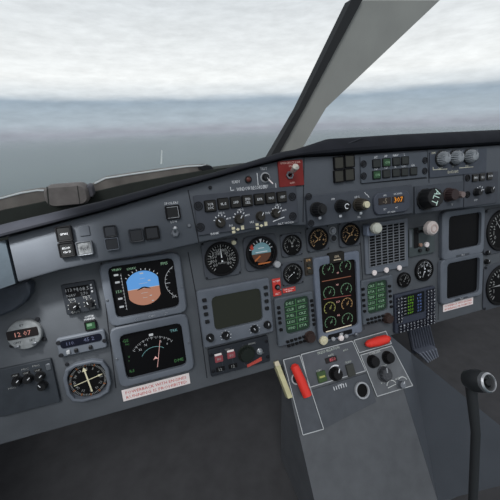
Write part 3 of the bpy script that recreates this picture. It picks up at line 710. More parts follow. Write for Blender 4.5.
cdu('green-lit text display unit right of the engine screen, beneath the slotted grille', [(360.6, 281), (391.3, 274.5), (394, 316.5), (362.6, 326)], [(365.4, 282.8), (385.6, 279), (387.2, 308.6), (367.4, 314.6)],
    [((367.5, 319.4), (382.5, 315.6)), ((368, 323), (383, 319.2))],
    [(362.7, 289), (363, 294.5), (363.3, 300), (363.7, 305.5), (364.3, 311)], [(389.1, 286), (389.5, 291), (389.9, 296), (390.4, 301.5), (390.9, 306.5)], (388.8, 318.8))

# ------------------------------------------------------------------ flight management unit with keyboard
X, Y, w, h = quad(A, (393.5, 294.5), (434.6, 287.3), (435.6, 322.5), (396.5, 334), z=.012)
t = Thing('flight_computer', 'keyboard-covered flight computer with green and blue text columns, above the rudder pedal', 'keyboard', A, XY=(X, Y))
t.b(MB().rbox(0, 0, w, h, .004, 0, .012, .002), 'body', mat('computer_slate', (56, 61, 74), .55, noise=.08, scale=40))
sx, sy, sw, sh = quad(A, (401.7, 295.6), (423.6, 291.6), (425, 311.8), (403, 316.2), z=.014); sx -= X; sy -= Y
t.b(MB().rbox(sx, sy, sw, sh, .003, .012, .0135, .0004), 'screen', mat('screen_navy', (9, 11, 17), .3))
mb = MB(); mb2 = MB(); mb3 = MB()
for i in range(6):
    mb.text('%d%d%d' % (random.randint(1, 9), random.randint(0, 9), random.randint(0, 9)), sx-sw*.14, sy+sh*(.37-.15*i), sh*.09, .0137, wid=sw*.26)
    mb2.text('%d%d' % (random.randint(1, 9), random.randint(0, 9)), sx+sw*.27, sy+sh*(.37-.15*i), sh*.085, .0137, wid=sw*.2)
    mb3.text('-', sx-sw*.38, sy+sh*(.37-.15*i), sh*.015, .0137, wid=sw*.1)
t.b(mb, 'green_digits', E_LIME); t.b(mb2, 'blue_digits', E_BL); t.b(mb3, 'page_marks', E_W)
keys = []
for j in range(8):
    for i in range(2): keys.append((-w*.44+i*w*.075, h*(.40-.085*j)))
for j in range(9):
    for i in range(3): keys.append((w*(.29+.078*i), h*(.42-.085*j)))
for j in range(3):
    for i in range(11): keys.append((w*(-.40+.085*i), h*(-.31-.075*j)))
mb = MB(); L_ = 'ABCDEFGHIJKLMNOPQRSTUVWXYZ0123456789'
for i, (x, y) in enumerate(keys):
    button(t, x, y, .012, 'key', w*.060, h*.058, mat('key_navy', (26, 28, 38), .5))
    mb.text(L_[i % 36], x, y, h*.040, .0172, wid=w*.034)
t.b(mb, 'key_letters', mat('key_print', (186, 189, 196), .6))

# ------------------------------------------------------------------ slotted grille
X, Y, w, h = quad(A, (364.6, 226), (408, 216), (409, 264), (366.3, 277.5), z=.008)
t = Thing('speaker_grille', 'grey panel with a grid of dark slots and white fasteners along its bottom', 'grille', A, XY=(X, Y))
t.b(MB().rbox(0, 0, w, h, .005, 0, .006, .0015), 'plate', BEZ)
gx, gy, gw, gh = quad(A, (368.8, 231), (404.5, 218.5), (405.2, 259.5), (369.8, 268), z=.008); gx -= X; gy -= Y
t.b(MB().rbox(gx, gy, gw, gh, .002, .006, .0066, .0002), 'backing', mat('slot_dark', (24, 25, 27), .9, spec=.1))
mb = MB(); nx, ny = 6, 14
for i in range(nx+1): mb.rbox(gx-gw/2+gw*i/nx, gy, gw*.024, gh, .0004, .0066, .0086, .0005, 1)
for j in range(ny+1): mb.rbox(gx, gy-gh/2+gh*j/ny, gw, gh*.016, .0004, .0066, .0085, .0005, 1)
t.b(mb, 'grid', mat('grid_grey', (118, 122, 128), .5))
for p in ((375, 273), (387, 270.2), (400, 268)):
    t.b(MB().cyl(0, 0, .0085, 0, .004, n=18, bev=.001).line(-.005, 0, .005, 0, .0015, .004), 'fastener', PLAC, None, t.l(*p, .01)+(.006,))
# white knob on a stalk at the grille corner
t = Thing('stalk_control', 'pale round knob on a grey stalk at the upper left of the slotted grille', 'handle', A, px=(367, 229.5), z=.0085)
x, y = t.l(377.5, 228.4, .045)
t.b(MB().rbox(-.004, 0, .034, .032, .006, 0, .022, .004), 'base', mat('handle_blue_grey', (130, 140, 158), .6, noise=.2, scale=90))
t.b(MB().tube([(-.002, 0, .012), (x*.6, y*.6, .022), (x, y, .034)], [.011, .009, .009]), 'stalk', STEEL)
t.b(MB().loops([(cloop(x, y, .013), .028), (cloop(x, y, .0165), .034), (cloop(x, y, .0165), .044), (cloop(x, y, .012), .050), (cloop(x, y, .004), .0515)]), 'knob', mat('knob_ivory', (196, 198, 186), .5))
# landing gear handle
X, Y, w, h = quad(A, (408.6, 229.5), (434.5, 224.5), (434.8, 252), (409.4, 257.5), z=.008)
t = Thing('gear_handle_panel', 'landing gear lever with pale round wheel knob in a dark slotted plate', 'lever', A, XY=(X, Y))
t.b(MB().rbox(0, 0, w, h, .003, 0, .008, .001), 'plate', mat('gear_plate', (70, 78, 80), .6, noise=.12, scale=40))
t.b(MB().rbox(*t.l(416.5, 238, .01), .020, h*.72, .004, .008, .0092, .0003), 'slot', BLACK)
t.b(MB().rbox(*t.l(411, 239, .01), .010, h*.6, .002, .008, .0095, .0003), 'scale_strip', STEEL)
x0, y0 = t.l(418, 232, .01); x, y = t.l(432.5, 228.2, .05)
t.b(MB().tube([(x0, y0, .009), (x0+.3*(x-x0), y0+.3*(y-y0), .026), (x, y, .038)], [.006, .006, .007]), 'arm', BLACKG)
t.b(MB().loops([(cloop(x, y, .018, 32), .032), (cloop(x, y, .022, 32), .037), (cloop(x, y, .022, 32), .050), (cloop(x, y, .017, 32), .056)]), 'wheel_knob', mat('wheel_ivory', (206, 196, 192), .5))
t.b(MB().ring(x, y, .0135, .008, .056, .0575, 24, .0005), 'wheel_ring', mat('wheel_pink', (188, 170, 164), .5))
for p, mm in (((427, 244.6), PLAC), ((420.5, 250.5), BLACKG), ((428, 249.5), BLACKG), ((421, 245), mat('light_pinkish', (150, 120, 105), .4))):
    t.b(MB().cyl(0, 0, .0085 if mm is PLAC else .006, 0, .006, n=18), 'indicator', mm, None, t.l(*p, .012)+(.008,))

# ================================================================== GLARESHIELD THINGS (plane B)
def lens_square(name, label, q4, m=GUN, cat='button', legend=None, frame=BLACK, group=None, lm=WHITE, depth=.008, inset=.82):
    X, Y, w, h = quad(B, *q4, z=depth)
    t = Thing(name, label, cat, B, XY=(X, Y), group=group)
    t.b(MB().frame(w, h, .003, w*inset, h*inset, .002, 0, depth, .002, .001), 'bezel', frame)
    t.b(MB().rbox(0, 0, w*inset, h*inset, .002, 0, depth*.8, .001), 'lens', m)
    if legend:
        mb = MB()
        for i, s_ in enumerate(legend): mb.text(s_, 0, h*(.12*(len(legend)-1)-.26*i), h*.13, depth*.8+.0004, wid=w*.5)
        t.b(mb, 'legend', lm)
    t.w, t.h = w, h
    return t
lens_square('annunciator_button', 'black square button lettered GPWS, upper of the left pair on the fascia', [(54.5, 227), (70.5, 225.3), (73.2, 240.8), (57, 243)], legend=['GPWS'])
lens_square('annunciator_button', 'black square button with two lettered lines, directly beneath the GPWS button', [(57.2, 243.4), (73.3, 241.2), (75.8, 256), (59.8, 258.6)], legend=['BELOW', 'G/S'])
t = lens_square('annunciator_button', 'shiny metallic square button, dull silver, right of the lower black lettered button', [(75.2, 242), (91.6, 240.4), (93.6, 254.2), (77.4, 256.8)], m=mat('silver_lens', (128, 131, 133), .4, .2, noise=.45, scale=160), frame=STEEL, inset=.84)
t.b(MB().text('INOP', 0, 0, t.h*.2, t.h*0+.0069, wid=t.w*.5), 'legend', GROOVE)
X, Y, w, h = quad(B, (78.4, 226.2), (88.8, 225), (90.2, 235), (79.6, 236.6))
t = Thing('blank_plate', 'faint flush blank square plate above the silver button', 'plate', B, XY=(X, Y))
t.b(MB().rbox(0, 0, w, h, .002, 0, .0012, .0006), 'plate', FASC)
DL = mat('lens_black', (40, 42, 46), .4)
D2 = mat('lens_slate', (52, 55, 60), .4)
lens_square('indicator_lens', 'blank dark square lens, upper of the stacked pair right of the silver button', [(102.6, 226.4), (115.6, 224.8), (117.4, 236.4), (104.2, 238.2)], m=D2, frame=DL, cat='indicator')
lens_square('indicator_lens', 'blank dark square lens, lower of the stacked pair right of the silver button', [(104.4, 239), (117.8, 237.2), (119.4, 249), (105.8, 251)], m=DL, frame=BEZ, cat='indicator', inset=.9)
lens_square('indicator_lens', 'blank dark square lens, left of the side-by-side pair above the attitude screen', [(128, 229.8), (142.6, 227.6), (144.2, 241), (129.6, 243.6)], m=DL, frame=D2, cat='indicator')
lens_square('indicator_lens', 'blank dark square lens, right of the side-by-side pair above the attitude screen', [(144, 227.6), (158.4, 225.2), (160.2, 238.4), (145.4, 240.8)], m=DL, frame=BLACK, cat='indicator')
t = lens_square('spoiler_button', 'black square button with SPOILERS lettered over it and a thin pale outline', [(164.4, 206), (179.3, 204.6), (181, 218.6), (166.6, 220)], m=GUN)
for q, s_ in ((.66, 'SPOILERS'), (-.68, 'LOW')): t.b(MB().text(s_, 0, t.h*q, t.h*.16, .0006, wid=t.w*(.95 if q > 0 else .45)), 'lettering', WHITE)
t.b(MB().line(-t.w*.37, t.h*.38, t.w*.37, t.h*.38, .001, .0072).line(t.w*.37, t.h*.38, t.w*.37, -t.h*.38, .001, .0072).line(-t.w*.37, -t.h*.38, t.w*.37, -t.h*.38, .001, .0072), 'lens_outline', LGREY)
t = Thing('toggle_switch', 'small chrome toggle switch below the spoilers button', 'switch', B, px=(175, 233)); toggle(t, 0, 0, .0095, .030, (0, .55))
t = Thing('panel_screw', 'tiny dark screw on the fascia left of the READY lettering', 'screw', B, px=(210, 187.5)); t.b(MB().cyl(0, 0, .004, 0, .003, n=12), 'head', GROOVE)
t = Thing('panel_screw', 'tiny pale screw left of the row of lettered mode buttons', 'screw', B, px=(189, 225.5)); t.b(MB().cyl(0, 0, .004, 0, .003, n=12), 'head', STEEL)

# mode select panel
X, Y, w, h = quad(B, (193.6, 197.5), (296.5, 184), (298, 219), (198.4, 239.5), z=.004)
t = Thing('mode_select_panel', 'long slate panel with seven square black lettered buttons over four small knobs', 'panel', B, XY=(X, Y))
t.b(MB().rbox(0, 0, w, h, .003, 0, .004, .001), 'plate', mat('mode_plate', (66, 70, 78), .6, noise=.1, scale=30))
btn = ['VOR|LOC', 'ILS', 'LAND', 'SPD|SEL', 'EPR', 'MACH', 'VERT']
for (px, py), s_ in zip(((210.6, 206), (223.6, 203.8), (236, 202.2), (247.7, 200.8), (259.7, 199.2), (271, 198), (282.4, 197)), btn):
    x, y = t.l(px, py, .010)
    o = button(t, x, y, .004, 'mode_button', .0245, .0245, mat('button_brown_black', (32, 31, 29), .4))
    o.scale = (1, 1, 1.4)
    mb = MB().frame(.0275, .0275, .003, .0245, .0245, .002, 0, .003, 0, .0008); t.b(mb, 'button_frame', BLACK, None, (x, y, .004))
    L_ = s_.split('|'); mb = MB()
    for i, q in enumerate(L_): mb.text(q, 0, .004*(len(L_)-1)-.008*i, .0058, .0055, wid=.013)
    mb.build('legend', WHITE, o)
for p in ((198.3, 206), (200.3, 227.2), (292.2, 196.7), (292.8, 216.2)): screw(t, *t.l(*p, .004), .0105, .004)
for (px, py), a in (((221.5, 223), 130), ((240.6, 219.5), 60), ((262, 216.5), 60), ((277.5, 213.5), 35)):
    x, y = t.l(px, py, .016); knob(t, x, y, .0108, .011, mat('knob_olive', (44, 42, 38), .5), a, z=.004, fl=10)
mb = MB()
for (px, py) in ((221, 222), (240, 218.6), (277.5, 213.5)):
    x, y = t.l(px, py, .005); mb = MB().ticks(x, y, .0145, .018, 20, 160, 6, .0022, .0042)
    mb.text('OFF', x+.020, y+.006, .0045, .0042).text('HDG', x+.004, y+.021, .0045, .0042); t.b(mb, 'knob_scale', WHITE)
for (px, py), k in (((238, 229.4), 0), ((261.5, 225.6), 1)):
    x, y = t.l(px, py, .005); mb = MB()
    mb.rbox(x-.011, y+.004, .008, .006, .001, .004, .0046, .0001).rbox(x-.011, y-.005, .008, .006, .001, .004, .0046, .0001).rbox(x+.012, y+.003, .008, .010, .001, .004, .0046, .0001)
    mb.prism([(x-.005, y), (x, y+.004), (x+.005, y), (x, y-.004)], .004, .0046); t.b(mb, 'scale_blocks', CREAM)
mb = MB()
for s_, p, hh, ww in (('BANK', (215, 233.5), .0055, .02), ('N1', (231, 225.5), .005, .008), ('IAS', (252, 222), .005, .010), ('ALT HOLD', (286, 223), .0048, .045), ('PERF', (276, 209), .005, .016), ('FMS', (268, 213), .005, .012)):
    t.b(MB().text(s_, *t.l(*p, .005), hh, .0042, wid=ww), 'lettering', WHITE)
a_, b_ = t.l(273, 221.5, .005), t.l(284.5, 217, .005); t.b(MB().line(*a_, *b_, .002, .0042), 'bracket_line', WHITE)

# recorder row above
t = Thing('recorder_control', 'rotary selector with white ring and pointer above the lettered mode buttons', 'knob', B, px=(265, 177.5))
t.b(MB().ring(0, 0, .0125, .009, 0, .002, 28), 'white_ring', LGREY)
knob(t, 0, 0, .0085, .012, BLACKG, 300, fl=8)
t.b(MB().line(.004, -.006, .014, -.017, .003, .012), 'pointer_arm', PLAC)
mb = MB().line(-.020, .012, -.020, -.017, .0016, .0003).line(.026, -.016, .026, -.032, .0014, .0003).line(.014, -.032, .026, -.032, .0014, .0003)
mb.text('TEST', -.002, .021, .006, .0005).text('SET', 0, -.021, .006, .0005)
mb.line(*t.l(230.3, 187), *t.l(230.9, 190.5), .0014, .0003).line(*t.l(230.9, 190.5), *t.l(234, 190), .0014, .0003)
mb.text('READY', *t.l(236, 181.8), .0065, .0005, wid=.020).text('WINDOW RECORDERS', *t.l(252, 188.0), .0085, .0005, wid=.078)
t.b(mb, 'lettering', WHITE)
t = Thing('dim_light', 'dim red-brown round light left of the white-ringed selector', 'indicator', B, px=(248, 179.6))
t.b(MB().ring(0, 0, .0085, .0062, 0, .004, 20), 'collar', GUN); t.b(MB().ball(0, 0, .003, .0062, .6), 'lens', mat('lens_maroon', (92, 50, 44), .35))

# red emergency plate with large toggle
X, Y, w, h = quad(B, (278.4, 162), (303.6, 158.6), (303, 184.8), (279, 188), z=.004)
t = Thing('emergency_switch', 'red square plate with a big chrome toggle under the windshield pillar', 'switch', B, XY=(X, Y), z=.001)
t.b(MB().rbox(0, 0, w, h, .003, 0, .004, .001), 'plate', REDP)
for s_, xx, yy, ww in (('EMERGENCY PWR', 0, .41, .8), ('ON', -.02, .29, .13), ('OFF', 0, -.37, .2)): t.b(MB().text(s_, w*xx, h*yy, h*.08, .0044, wid=w*ww), 'lettering', mat('lettering_pinkish', (230, 190, 180), .6))
x, y = t.l(290.3, 175, .008)
t.b(MB().ring(x, y, .0105, .006, .004, .008, 6), 'nut', STEEL)
x2, y2 = t.l(296.3, 166.5, .04)
t.b(MB().tube([(x, y, .004), (x+(x2-x)*.5, y+(y2-y)*.5, .022), (x2, y2, .038), (x2+(x2-x)*.15, y2+(y2-y)*.15, .042)], [.0035, .0065, .0085, .004], 14), 'lever', mat('lever_ivory', (210, 205, 195), .3, .35))

# 2 x 2 dark lenses
n_ = ['upper left', 'upper right', 'lower left', 'lower right']
for i in range(4):
    a_, b_ = i % 2, i//2
    x0 = 334.4+a_*10.6-b_*.0; y0 = 157-a_*1.6+b_*13.4
    lens_square('master_light', '%s of four dark olive square lenses right of the red plate' % n_[i], [(x0, y0), (x0+9.9, y0-1.4), (x0+9.9, y0+11.4), (x0+.3, y0+12.9)], m=OLIVE, frame=BLACK, cat='indicator', group='square lenses in a block of four', inset=.86)

# annunciator mode panel
X, Y, w, h = quad(B, (360.6, 156), (427, 152), (427.3, 177.5), (361, 183), z=.004)
t = Thing('status_light_panel', 'slate panel with two rows of small square status lights, two lit green', 'panel', B, XY=(X, Y))
t.b(MB().rbox(0, 0, w, h, .003, 0, .004, .001), 'plate', mat('status_plate', (78, 84, 92), .6, noise=.1, scale=30))
mb = MB(); lab = ['AT', 'AP', 'NAV', 'L', 'FD', 'YD', 'R', 'CAT', 'GA']
for i, (px, py) in enumerate(((376.8, 163.6), (386.8, 162.4), (396.6, 161.4), (405.4, 160.6), (377, 174.9), (386.8, 173.8), (396.4, 172.8), (405, 172), (413.8, 171.2))):
    x, y = t.l(px, py, .007); lit = i in (1, 4)
    k = link('status_light', pm('stat%d' % lit, lambda: MB().rbox(0, 0, .0225, .0195, .002, 0, .004, .001), mat('status_green', (36, 72, 44), .4) if lit else mat('status_off', (42, 46, 45), .5)), t.o, (x, y, .004), 'green-lit square status light' if lit else None)
    MB().frame(.026, .023, .002, .0225, .0195, .001, 0, .0035, 0, .0006).build('rim', BLACK, k)
    if lit: MB().text('ON', .001, 0, .007, .0043).build('lit_legend', E_LG, k)
    mb.text(lab[i], x, y+.017, .0065, .0043)
t.b(mb, 'lettering', WHITE)
for p in ((363.5, 164), (363.6, 176), (424.8, 160.4), (424.6, 171)): screw(t, *t.l(*p, .004), .0095, .004)

# flight guidance module centre
X, Y, w, h = quad(B, (306, 194.6), (412.6, 185.8), (413, 215), (308, 226), z=.010)
t = Thing('guidance_panel', 'raised grey guidance panel with amber 307 window and a row of fluted knobs', 'panel', B, XY=(X, Y))
t.b(MB().rbox(0, 0, w, h, .004, 0, .010, .002), 'plate', mat('guidance_plate', (68, 73, 81), .6, noise=.08, scale=30))
for p, r, hh, mm, cp in (((322.5, 209.5), .0165, .030, BLACKG, GUN), ((347, 206.2), .0155, .030, BLACKG, BLACK), ((365.6, 204.6), .016, .030, mat('knob_taupe', (58, 54, 48), .5), CREAM)):
    x, y = t.l(p[0], p[1], .01+hh); knob(t, x, y, r, hh, mm, 30, z=.010, cap=cp, fl=16, pointer=None)
mb = MB()
for p in ((320, 218), (340.6, 216), (361, 213.2)):
    x, y = t.l(*p, .011); mb.rbox(x, y, .008, .007, .002, .010, .0115, .0003)
a_ = t.l(347, 206.2, .01+.038); mb.arc(a_[0], a_[1], .006, 20, 300, .002, .048, 10)
mb.text('SPD', *t.l(333, 199, .01), .005, .0103).text('HDG', *t.l(357, 197, .01), .005, .0103).text('SEL', *t.l(359, 217, .01), .005, .0103)
for p in ((364.5, 192.2), (367, 194.5)): mb.line(*t.l(*p, .01), *t.l(p[0]+2, p[1]+3, .01), .0015, .0103)
t.b(mb, 'lettering', WHITE)
gx, gy, gw, gh = quad(B, (373, 193.8), (409.5, 189.8), (410, 210.5), (374.5, 216), z=.016); gx -= X; gy -= Y
t.b(MB().rbox(gx, gy, gw, gh, .020, .010, .0165, .002, 4), 'window_housing', mat('housing_slate', (68, 73, 84), .55))
for q4, s_, mm, nm in (([(378.4, 198.4), (390.6, 197), (391, 203.6), (378.8, 205.2)], '-5', E_GREY, 'dim_window'), ([(392.2, 196.8), (404, 195.4), (404.4, 202.2), (392.6, 203.6)], '307', E_OR, 'amber_window')):
    x, y, ww, hw = quad(B, *q4, z=.018); x -= X; y -= Y
    k = t.b(MB().rbox(0, 0, ww, hw, .001, 0, .0012, .0003), nm, mat('window_brown', (40, 30, 26), .3), None, (x, y, .0165))
    MB().text(s_, 0, 0, hw*.72, .0016, wid=ww*(.72 if s_ == '307' else .35)).build('digits', mm if s_ == '307' else em('glow_faint', (120, 112, 100)), k)
t.b(MB().text('IAS', *t.l(385, 195.4, .017), .0048, .0168).text('MACH/HDG', *t.l(398, 193.7, .017), .0048, .0168, wid=.028).text('SET', *t.l(385, 209.4, .017), .0045, .0168).text('V/S', *t.l(396.5, 207.6, .017), .0045, .0168).text('PUSH', *t.l(391.5, 212, .017), .0045, .0168, wid=.024), 'window_lettering', WHITE)
for p in ((308.6, 196.6), (311, 223.2)): screw(t, *t.l(*p, .01), .009, .010)

# altitude knob
X, Y, w, h = quad(B, (414.5, 186), (463, 181.6), (463.4, 207.5), (415, 213.6), z=.005)
t = Thing('altitude_panel', 'grey selector panel with a big black knob lettered ALT and a dark brown knob', 'panel', B, XY=(X, Y))
t.b(MB().rbox(0, 0, w, h, .003, 0, .005, .001), 'plate', mat('guidance_plate', (70, 76, 88)))
bx, by = t.l(425, 199.5, .005)
x, y = t.l(437, 197.3, .05)
rr = .0285
ax = Vector((x-bx, y-by, .042)); n_k = 48
mb = MB(); rows = []
d = ax.normalized(); e1 = d.cross(Vector((0, 1, 0))).normalized(); e2 = d.cross(e1)
d2 = Vector((-.12, .12, 1)).normalized(); f1 = Vector((1, 0, 0)) - d2*d2.x; f1.normalize(); f2 = d2.cross(f1)
for f, r_ in ((.0, rr*1.12), (.15, rr*1.12), (.16, rr), (.9, rr*.97), (1.0, rr*.88)):
    rows.append([mb.b.verts.new(Vector((bx+ax.x*f, by+ax.y*f, .005+.042*f)) + (f1*math.cos(2*PI*k/n_k)+f2*math.sin(2*PI*k/n_k))*r_*(1-.04*(k % 4 < 2))) for k in range(n_k)])
for r0, r1 in zip(rows, rows[1:]):
    for k in range(n_k): mb.b.faces.new((r0[k], r0[(k+1) % n_k], r1[(k+1) % n_k], r1[k]))
mb.b.faces.new(rows[0][::-1]); mb.b.faces.new(rows[-1])
kn = t.b(mb, 'altitude_knob', BLACKG)
mb = MB().text('ALT', 0, 0, .019, 0, -PI*.65, wid=.043)
o = mb.build('lettering', mat('lettering_mint', (205, 232, 222), .6), kn)
o.matrix_local = Matrix.Translation(ax + Vector((bx, by, .005)) + d2*.0008) @ Matrix((f1, f2, d2)).transposed().to_4x4()
# neighbours of ALT knob
k = knob(t, *t.l(454.6, 194.6, .026), .0185, .024, mat('knob_maroon', (54, 42, 42), .5), 90, name='brown_knob', pointer=None, fl=16, z=.005)
k = knob(t, *t.l(462.6, 194.6, .024), .0105, .022, mat('knob_mauve', (122, 108, 106), .5), 90, name='pinkish_knob', pointer=None, fl=10, z=.005)
t.b(MB().text('V', *t.l(452, 204.5, .005), .008, .0054), 'lettering', LGREY)
# three pale ribbed knobs
X, Y, w, h = quad(B, (429.5, 151.6), (486.5, 149), (487, 171.6), (430.5, 178.5), z=.004)
t = Thing('thumbwheel_panel', 'slate plate with white scale lettering behind the three pale ribbed knobs', 'panel', B, XY=(X, Y))
t.b(MB().rbox(0, 0, w, h, .003, 0, .003, .001), 'plate', mat('wheel_plate', (68, 74, 84), .6, noise=.1, scale=30))
mb = MB()
for p, s_ in (((433.5, 153), 'DIM'), ((446, 151.8), 'L'), ((460, 151.4), 'R'), ((440, 168.6), 'CAPT'), ((453, 166.8), 'T'), ((467, 166), 'F/O')): mb.text(s_, *t.l(*p, .003), .0055, .0033)
for p, q in (((433, 169.8), (447, 169)), ((459, 168), (473, 166.8)), ((433, 169.8), (433, 167))): mb.line(*t.l(*p, .003), *t.l(*q, .003), .0014, .0032)
mb.text('FLOOD LIGHTS', *t.l(453, 171.8, .003), .0075, .0033, wid=.042)
t.b(mb, 'lettering', mat('lettering_cream', (225, 222, 200), .6))
RIBM = mat('ribbed_grey', (142, 147, 152), .5)
proto = None
for (px, py), lab in (((439.8, 158.8), 'pale grey ribbed knob, leftmost of three under the visor at right'), ((453, 158), 'pale grey ribbed knob, middle of three under the visor at right'), ((467.2, 156.6), 'pale grey ribbed knob, rightmost of three under the visor at right')):
    if proto is None:
        t = Thing('ribbed_knob', lab, 'knob', B, px=(px, py), z=.0046, group='pale ribbed knobs'); proto = t.o
        rows = [(cloop(0, 0, .021, 72, 18, .0), 0), (cloop(0, 0, .020, 72, 18, .16), .004), (cloop(0, -.001, .0185, 72, 18, .22), .016), (cloop(0, -.002, .013, 72, 18, .24), .022), (cloop(0, -.002, .004, 72, 18, .2), .024)]
        t.b(MB().loops(rows), 'knob', RIBM); t.b(MB().cyl(0, 0, .0235, 0, .003, n=32), 'skirt', GUN)
        t.b(MB().line(0, .002, 0, .017, .0028, .0245), 'pointer', STEEL)
    else:
        c = copy_tree(proto); put(c, B, (px, py), .0046, lab)
# right end: buttons and knobs
X, Y, w, h = quad(B, (464, 174.5), (498, 171), (498, 203), (464.5, 207), z=.004)
t = Thing('mode_select_panel', 'slate panel with square black buttons cut by the right edge', 'panel', B, XY=(X, Y))
t.b(MB().rbox(0, 0, w, h, .003, 0, .003, .001), 'plate', mat('mode_plate', (72, 78, 92)))
for p, s_ in (((476, 177.8), 'FMS'), ((483, 177), 'ILS'), ((490.5, 176), 'VOR')):
    x, y = t.l(*p, .008); o = button(t, x, y, .003, 'mode_button', .0215, .0225, mat('button_brown_black', (32, 31, 29), .4)); MB().text(s_, 0, 0, .007, .0053).build('legend', WHITE, o)
for p in ((467.7, 178), (467.6, 194.6)): screw(t, *t.l(*p, .004), .0105, .003, BLACK)
for p in ((480, 192), (492, 190)): knob(t, *t.l(*p, .016), .011, .016, BLACKG, 60, z=.003, fl=10)
t.b(MB().ticks(*t.l(480, 192, .004), .015, .019, 20, 160, 5, .0024, .0033).text('OFF', *t.l(476, 200, .004), .006, .0033), 'lettering', WHITE)

# ================================================================== PEDESTAL (plane P)
PEDM = mat('pedestal_paint', (88, 91, 95), .6, noise=.1, scale=25)
pd = Thing('pedestal', 'grey centre pedestal sloping towards the pilots between the footwells', 'pedestal', P, XY=(.478, 0), z=-.004)
pd.o.matrix_world = Matrix.Translation(pd.o.matrix_world.translation)
mb = MB()
inv = pd.o.matrix_world.inverted()
c0, c1 = P.w(0, -.010, -.004), P.w(0, -.50, -.004)
prof = [(c0.y, c0.z), (c1.y, c1.z), (c1.y, -1.065), (.645, -1.065), (.645, -.72), (c0.y, -.72)]
rows = [[mb.b.verts.new(inv @ Vector((xx, a, b_))) for a, b_ in prof] for xx in (.302, .672)]
for k in range(6): mb.b.faces.new((rows[0][k], rows[0][(k+1) % 6], rows[1][(k+1) % 6], rows[1][k]))
mb.b.faces.new(rows[0]); mb.b.faces.new(rows[1][::-1])
pd.b(mb, 'body', PEDM)
mb = MB(); bm = mb.b
def pw(pt): return pd.o.matrix_world.inverted() @ Vector(pt)
e0 = P.w(.673, -.012, -.004); e1 = P.w(.673, -.50, -.004)
vv = [bm.verts.new(pw(c)) for c in (e0, e1, (.805, e1.y, -.98), (.805, .22, -.765), (.802, e0.y, -.762), (.673, e1.y, -1.06), (.805, e1.y, -1.06), (.805, e0.y, -1.06), (.673, e0.y, -1.06))]
for q in ((0, 1, 3, 4), (1, 2, 3), (1, 5, 6, 2), (4, 3, 2, 6, 7), (0, 4, 7, 8), (0, 8, 5, 1), (8, 7, 6, 5)): bm.faces.new([vv[k] for k in q])
pd.b(mb, 'side_fairing', mat('fairing_grey', (82, 87, 94), .6, noise=.06, scale=12))
LINE = mat('border_white', (186, 190, 192), .6)
def ppanel(name, label, q4, m, cat='panel', z=.0, hh=.004, border=True):
    pts = [P.at(*p) for p in q4]
    cx = sum(p[0] for p in pts)/4; cy = sum(p[1] for p in pts)/4
    t = Thing(name, label, cat, P, XY=(cx, cy), z=-.0035)
    pp = [(x-cx, y-cy) for x, y in pts]
    t.b(MB().prism([(x*.99, y*.985) for x, y in pp], 0, hh), 'plate', m)
    if border:
        mb = MB()
        for a_, b_ in zip(pp, pp[1:]+pp[:1]): mb.line(a_[0]*.985, a_[1]*.975, b_[0]*.985, b_[1]*.975, .0022, hh)
        t.b(mb, 'border_line', LINE)
    t.hh = hh
    return t
# fire/fuel lever at left
t = ppanel('lever_panel', 'narrow pedestal plate holding the long red lever', [(283, 359), (299.6, 354.6), (324, 430), (303, 436)], mat('pedestal_plate', (78, 82, 88), .6, noise=.1, scale=40))
lv = Thing('red_lever', 'long bright red lever lying along the left pedestal plate', 'lever', P, px=(298.5, 373), z=.0012)
a_ = lv.l(294.6, 364.5, .02); b_ = lv.l(308, 396, .02)
lv.b(MB().tube([(a_[0], a_[1], .012), (a_[0]*.97+.0+b_[0]*.03, a_[1]*.94+b_[1]*.06, .014), ((a_[0]+b_[0])/2, (a_[1]+b_[1])/2, .016), (b_[0], b_[1], .016)], [.006, .0125, .0135, .0135], 14), 'handle', REDB)
c_ = lv.l(296.6, 379, .004)
lv.b(MB().arc(c_[0], c_[1], .014, 60, 300, .004, .0, 18, .004), 'pivot_ring', LGREY)
lv.b(MB().cyl(c_[0], c_[1], .010, 0, .008, n=20), 'pivot', GROOVE)
# cream bar beside the pedestal
t = Thing('edge_bar', 'cream upright bar along the left flank of the pedestal', 'bar', P, px=(281, 374), z=.0)
a_ = t.l(276.3, 361.5); b_ = t.l(290.5, 398)
t.b(MB().prism([(a_[0]-.007, a_[1]), (a_[0]+.007, a_[1]+.001), (b_[0]+.007, b_[1]), (b_[0]-.007, b_[1])], -.02, 0), 'bar', mat('bar_cream', (196, 192, 152), .6, noise=.12, scale=30))
t.b(MB().rbox(a_[0], a_[1]-.006, .014, .014, .004, .0, .004), 'end_cap', mat('cap_cream', (205, 196, 170), .6))
# pressurization panel
t = ppanel('pressurization_panel', 'grey panel lettered PRESSURIZATION with red digits, black knob and two square buttons', [(300.6, 354.2), (352.6, 340.6), (366, 371), (309, 388)], mat('pressure_plate', (84, 87, 93), .6, noise=.1, scale=30))
hh = t.hh
for s_, p, h_, ww in (('PRESSURIZATION', (328.5, 350.2), .008, .075), ('AUTO', (345.5, 350), .005, .018), ('RATE', (331, 355), .005, .018), ('FLOW', (348.5, 362), .006, .02), ('STBY', (319, 370.5), .005, .018)):
    t.b(MB().text(s_, *t.l(*p, hh), h_, hh+.0003, .02, wid=ww), 'lettering', mat('lettering_sage', (190, 198, 188), .6))
x, y = t.l(331, 359.6, hh); k = t.b(MB().rbox(0, 0, .040, .016, .002, 0, .002), 'digit_window', mat('digit_black', (32, 26, 26), .3), None, (x, y, hh)); MB().text('850', .004, 0, .010, .0023).build('digits', em('glow_rose', (190, 90, 100)), k)
x, y = t.l(350, 370, hh); t.b(MB().rbox(0, 0, .026, .034, .002, 0, .006), 'dark_button', mat('button_drab', (58, 60, 56), .5), None, (x, y, hh))
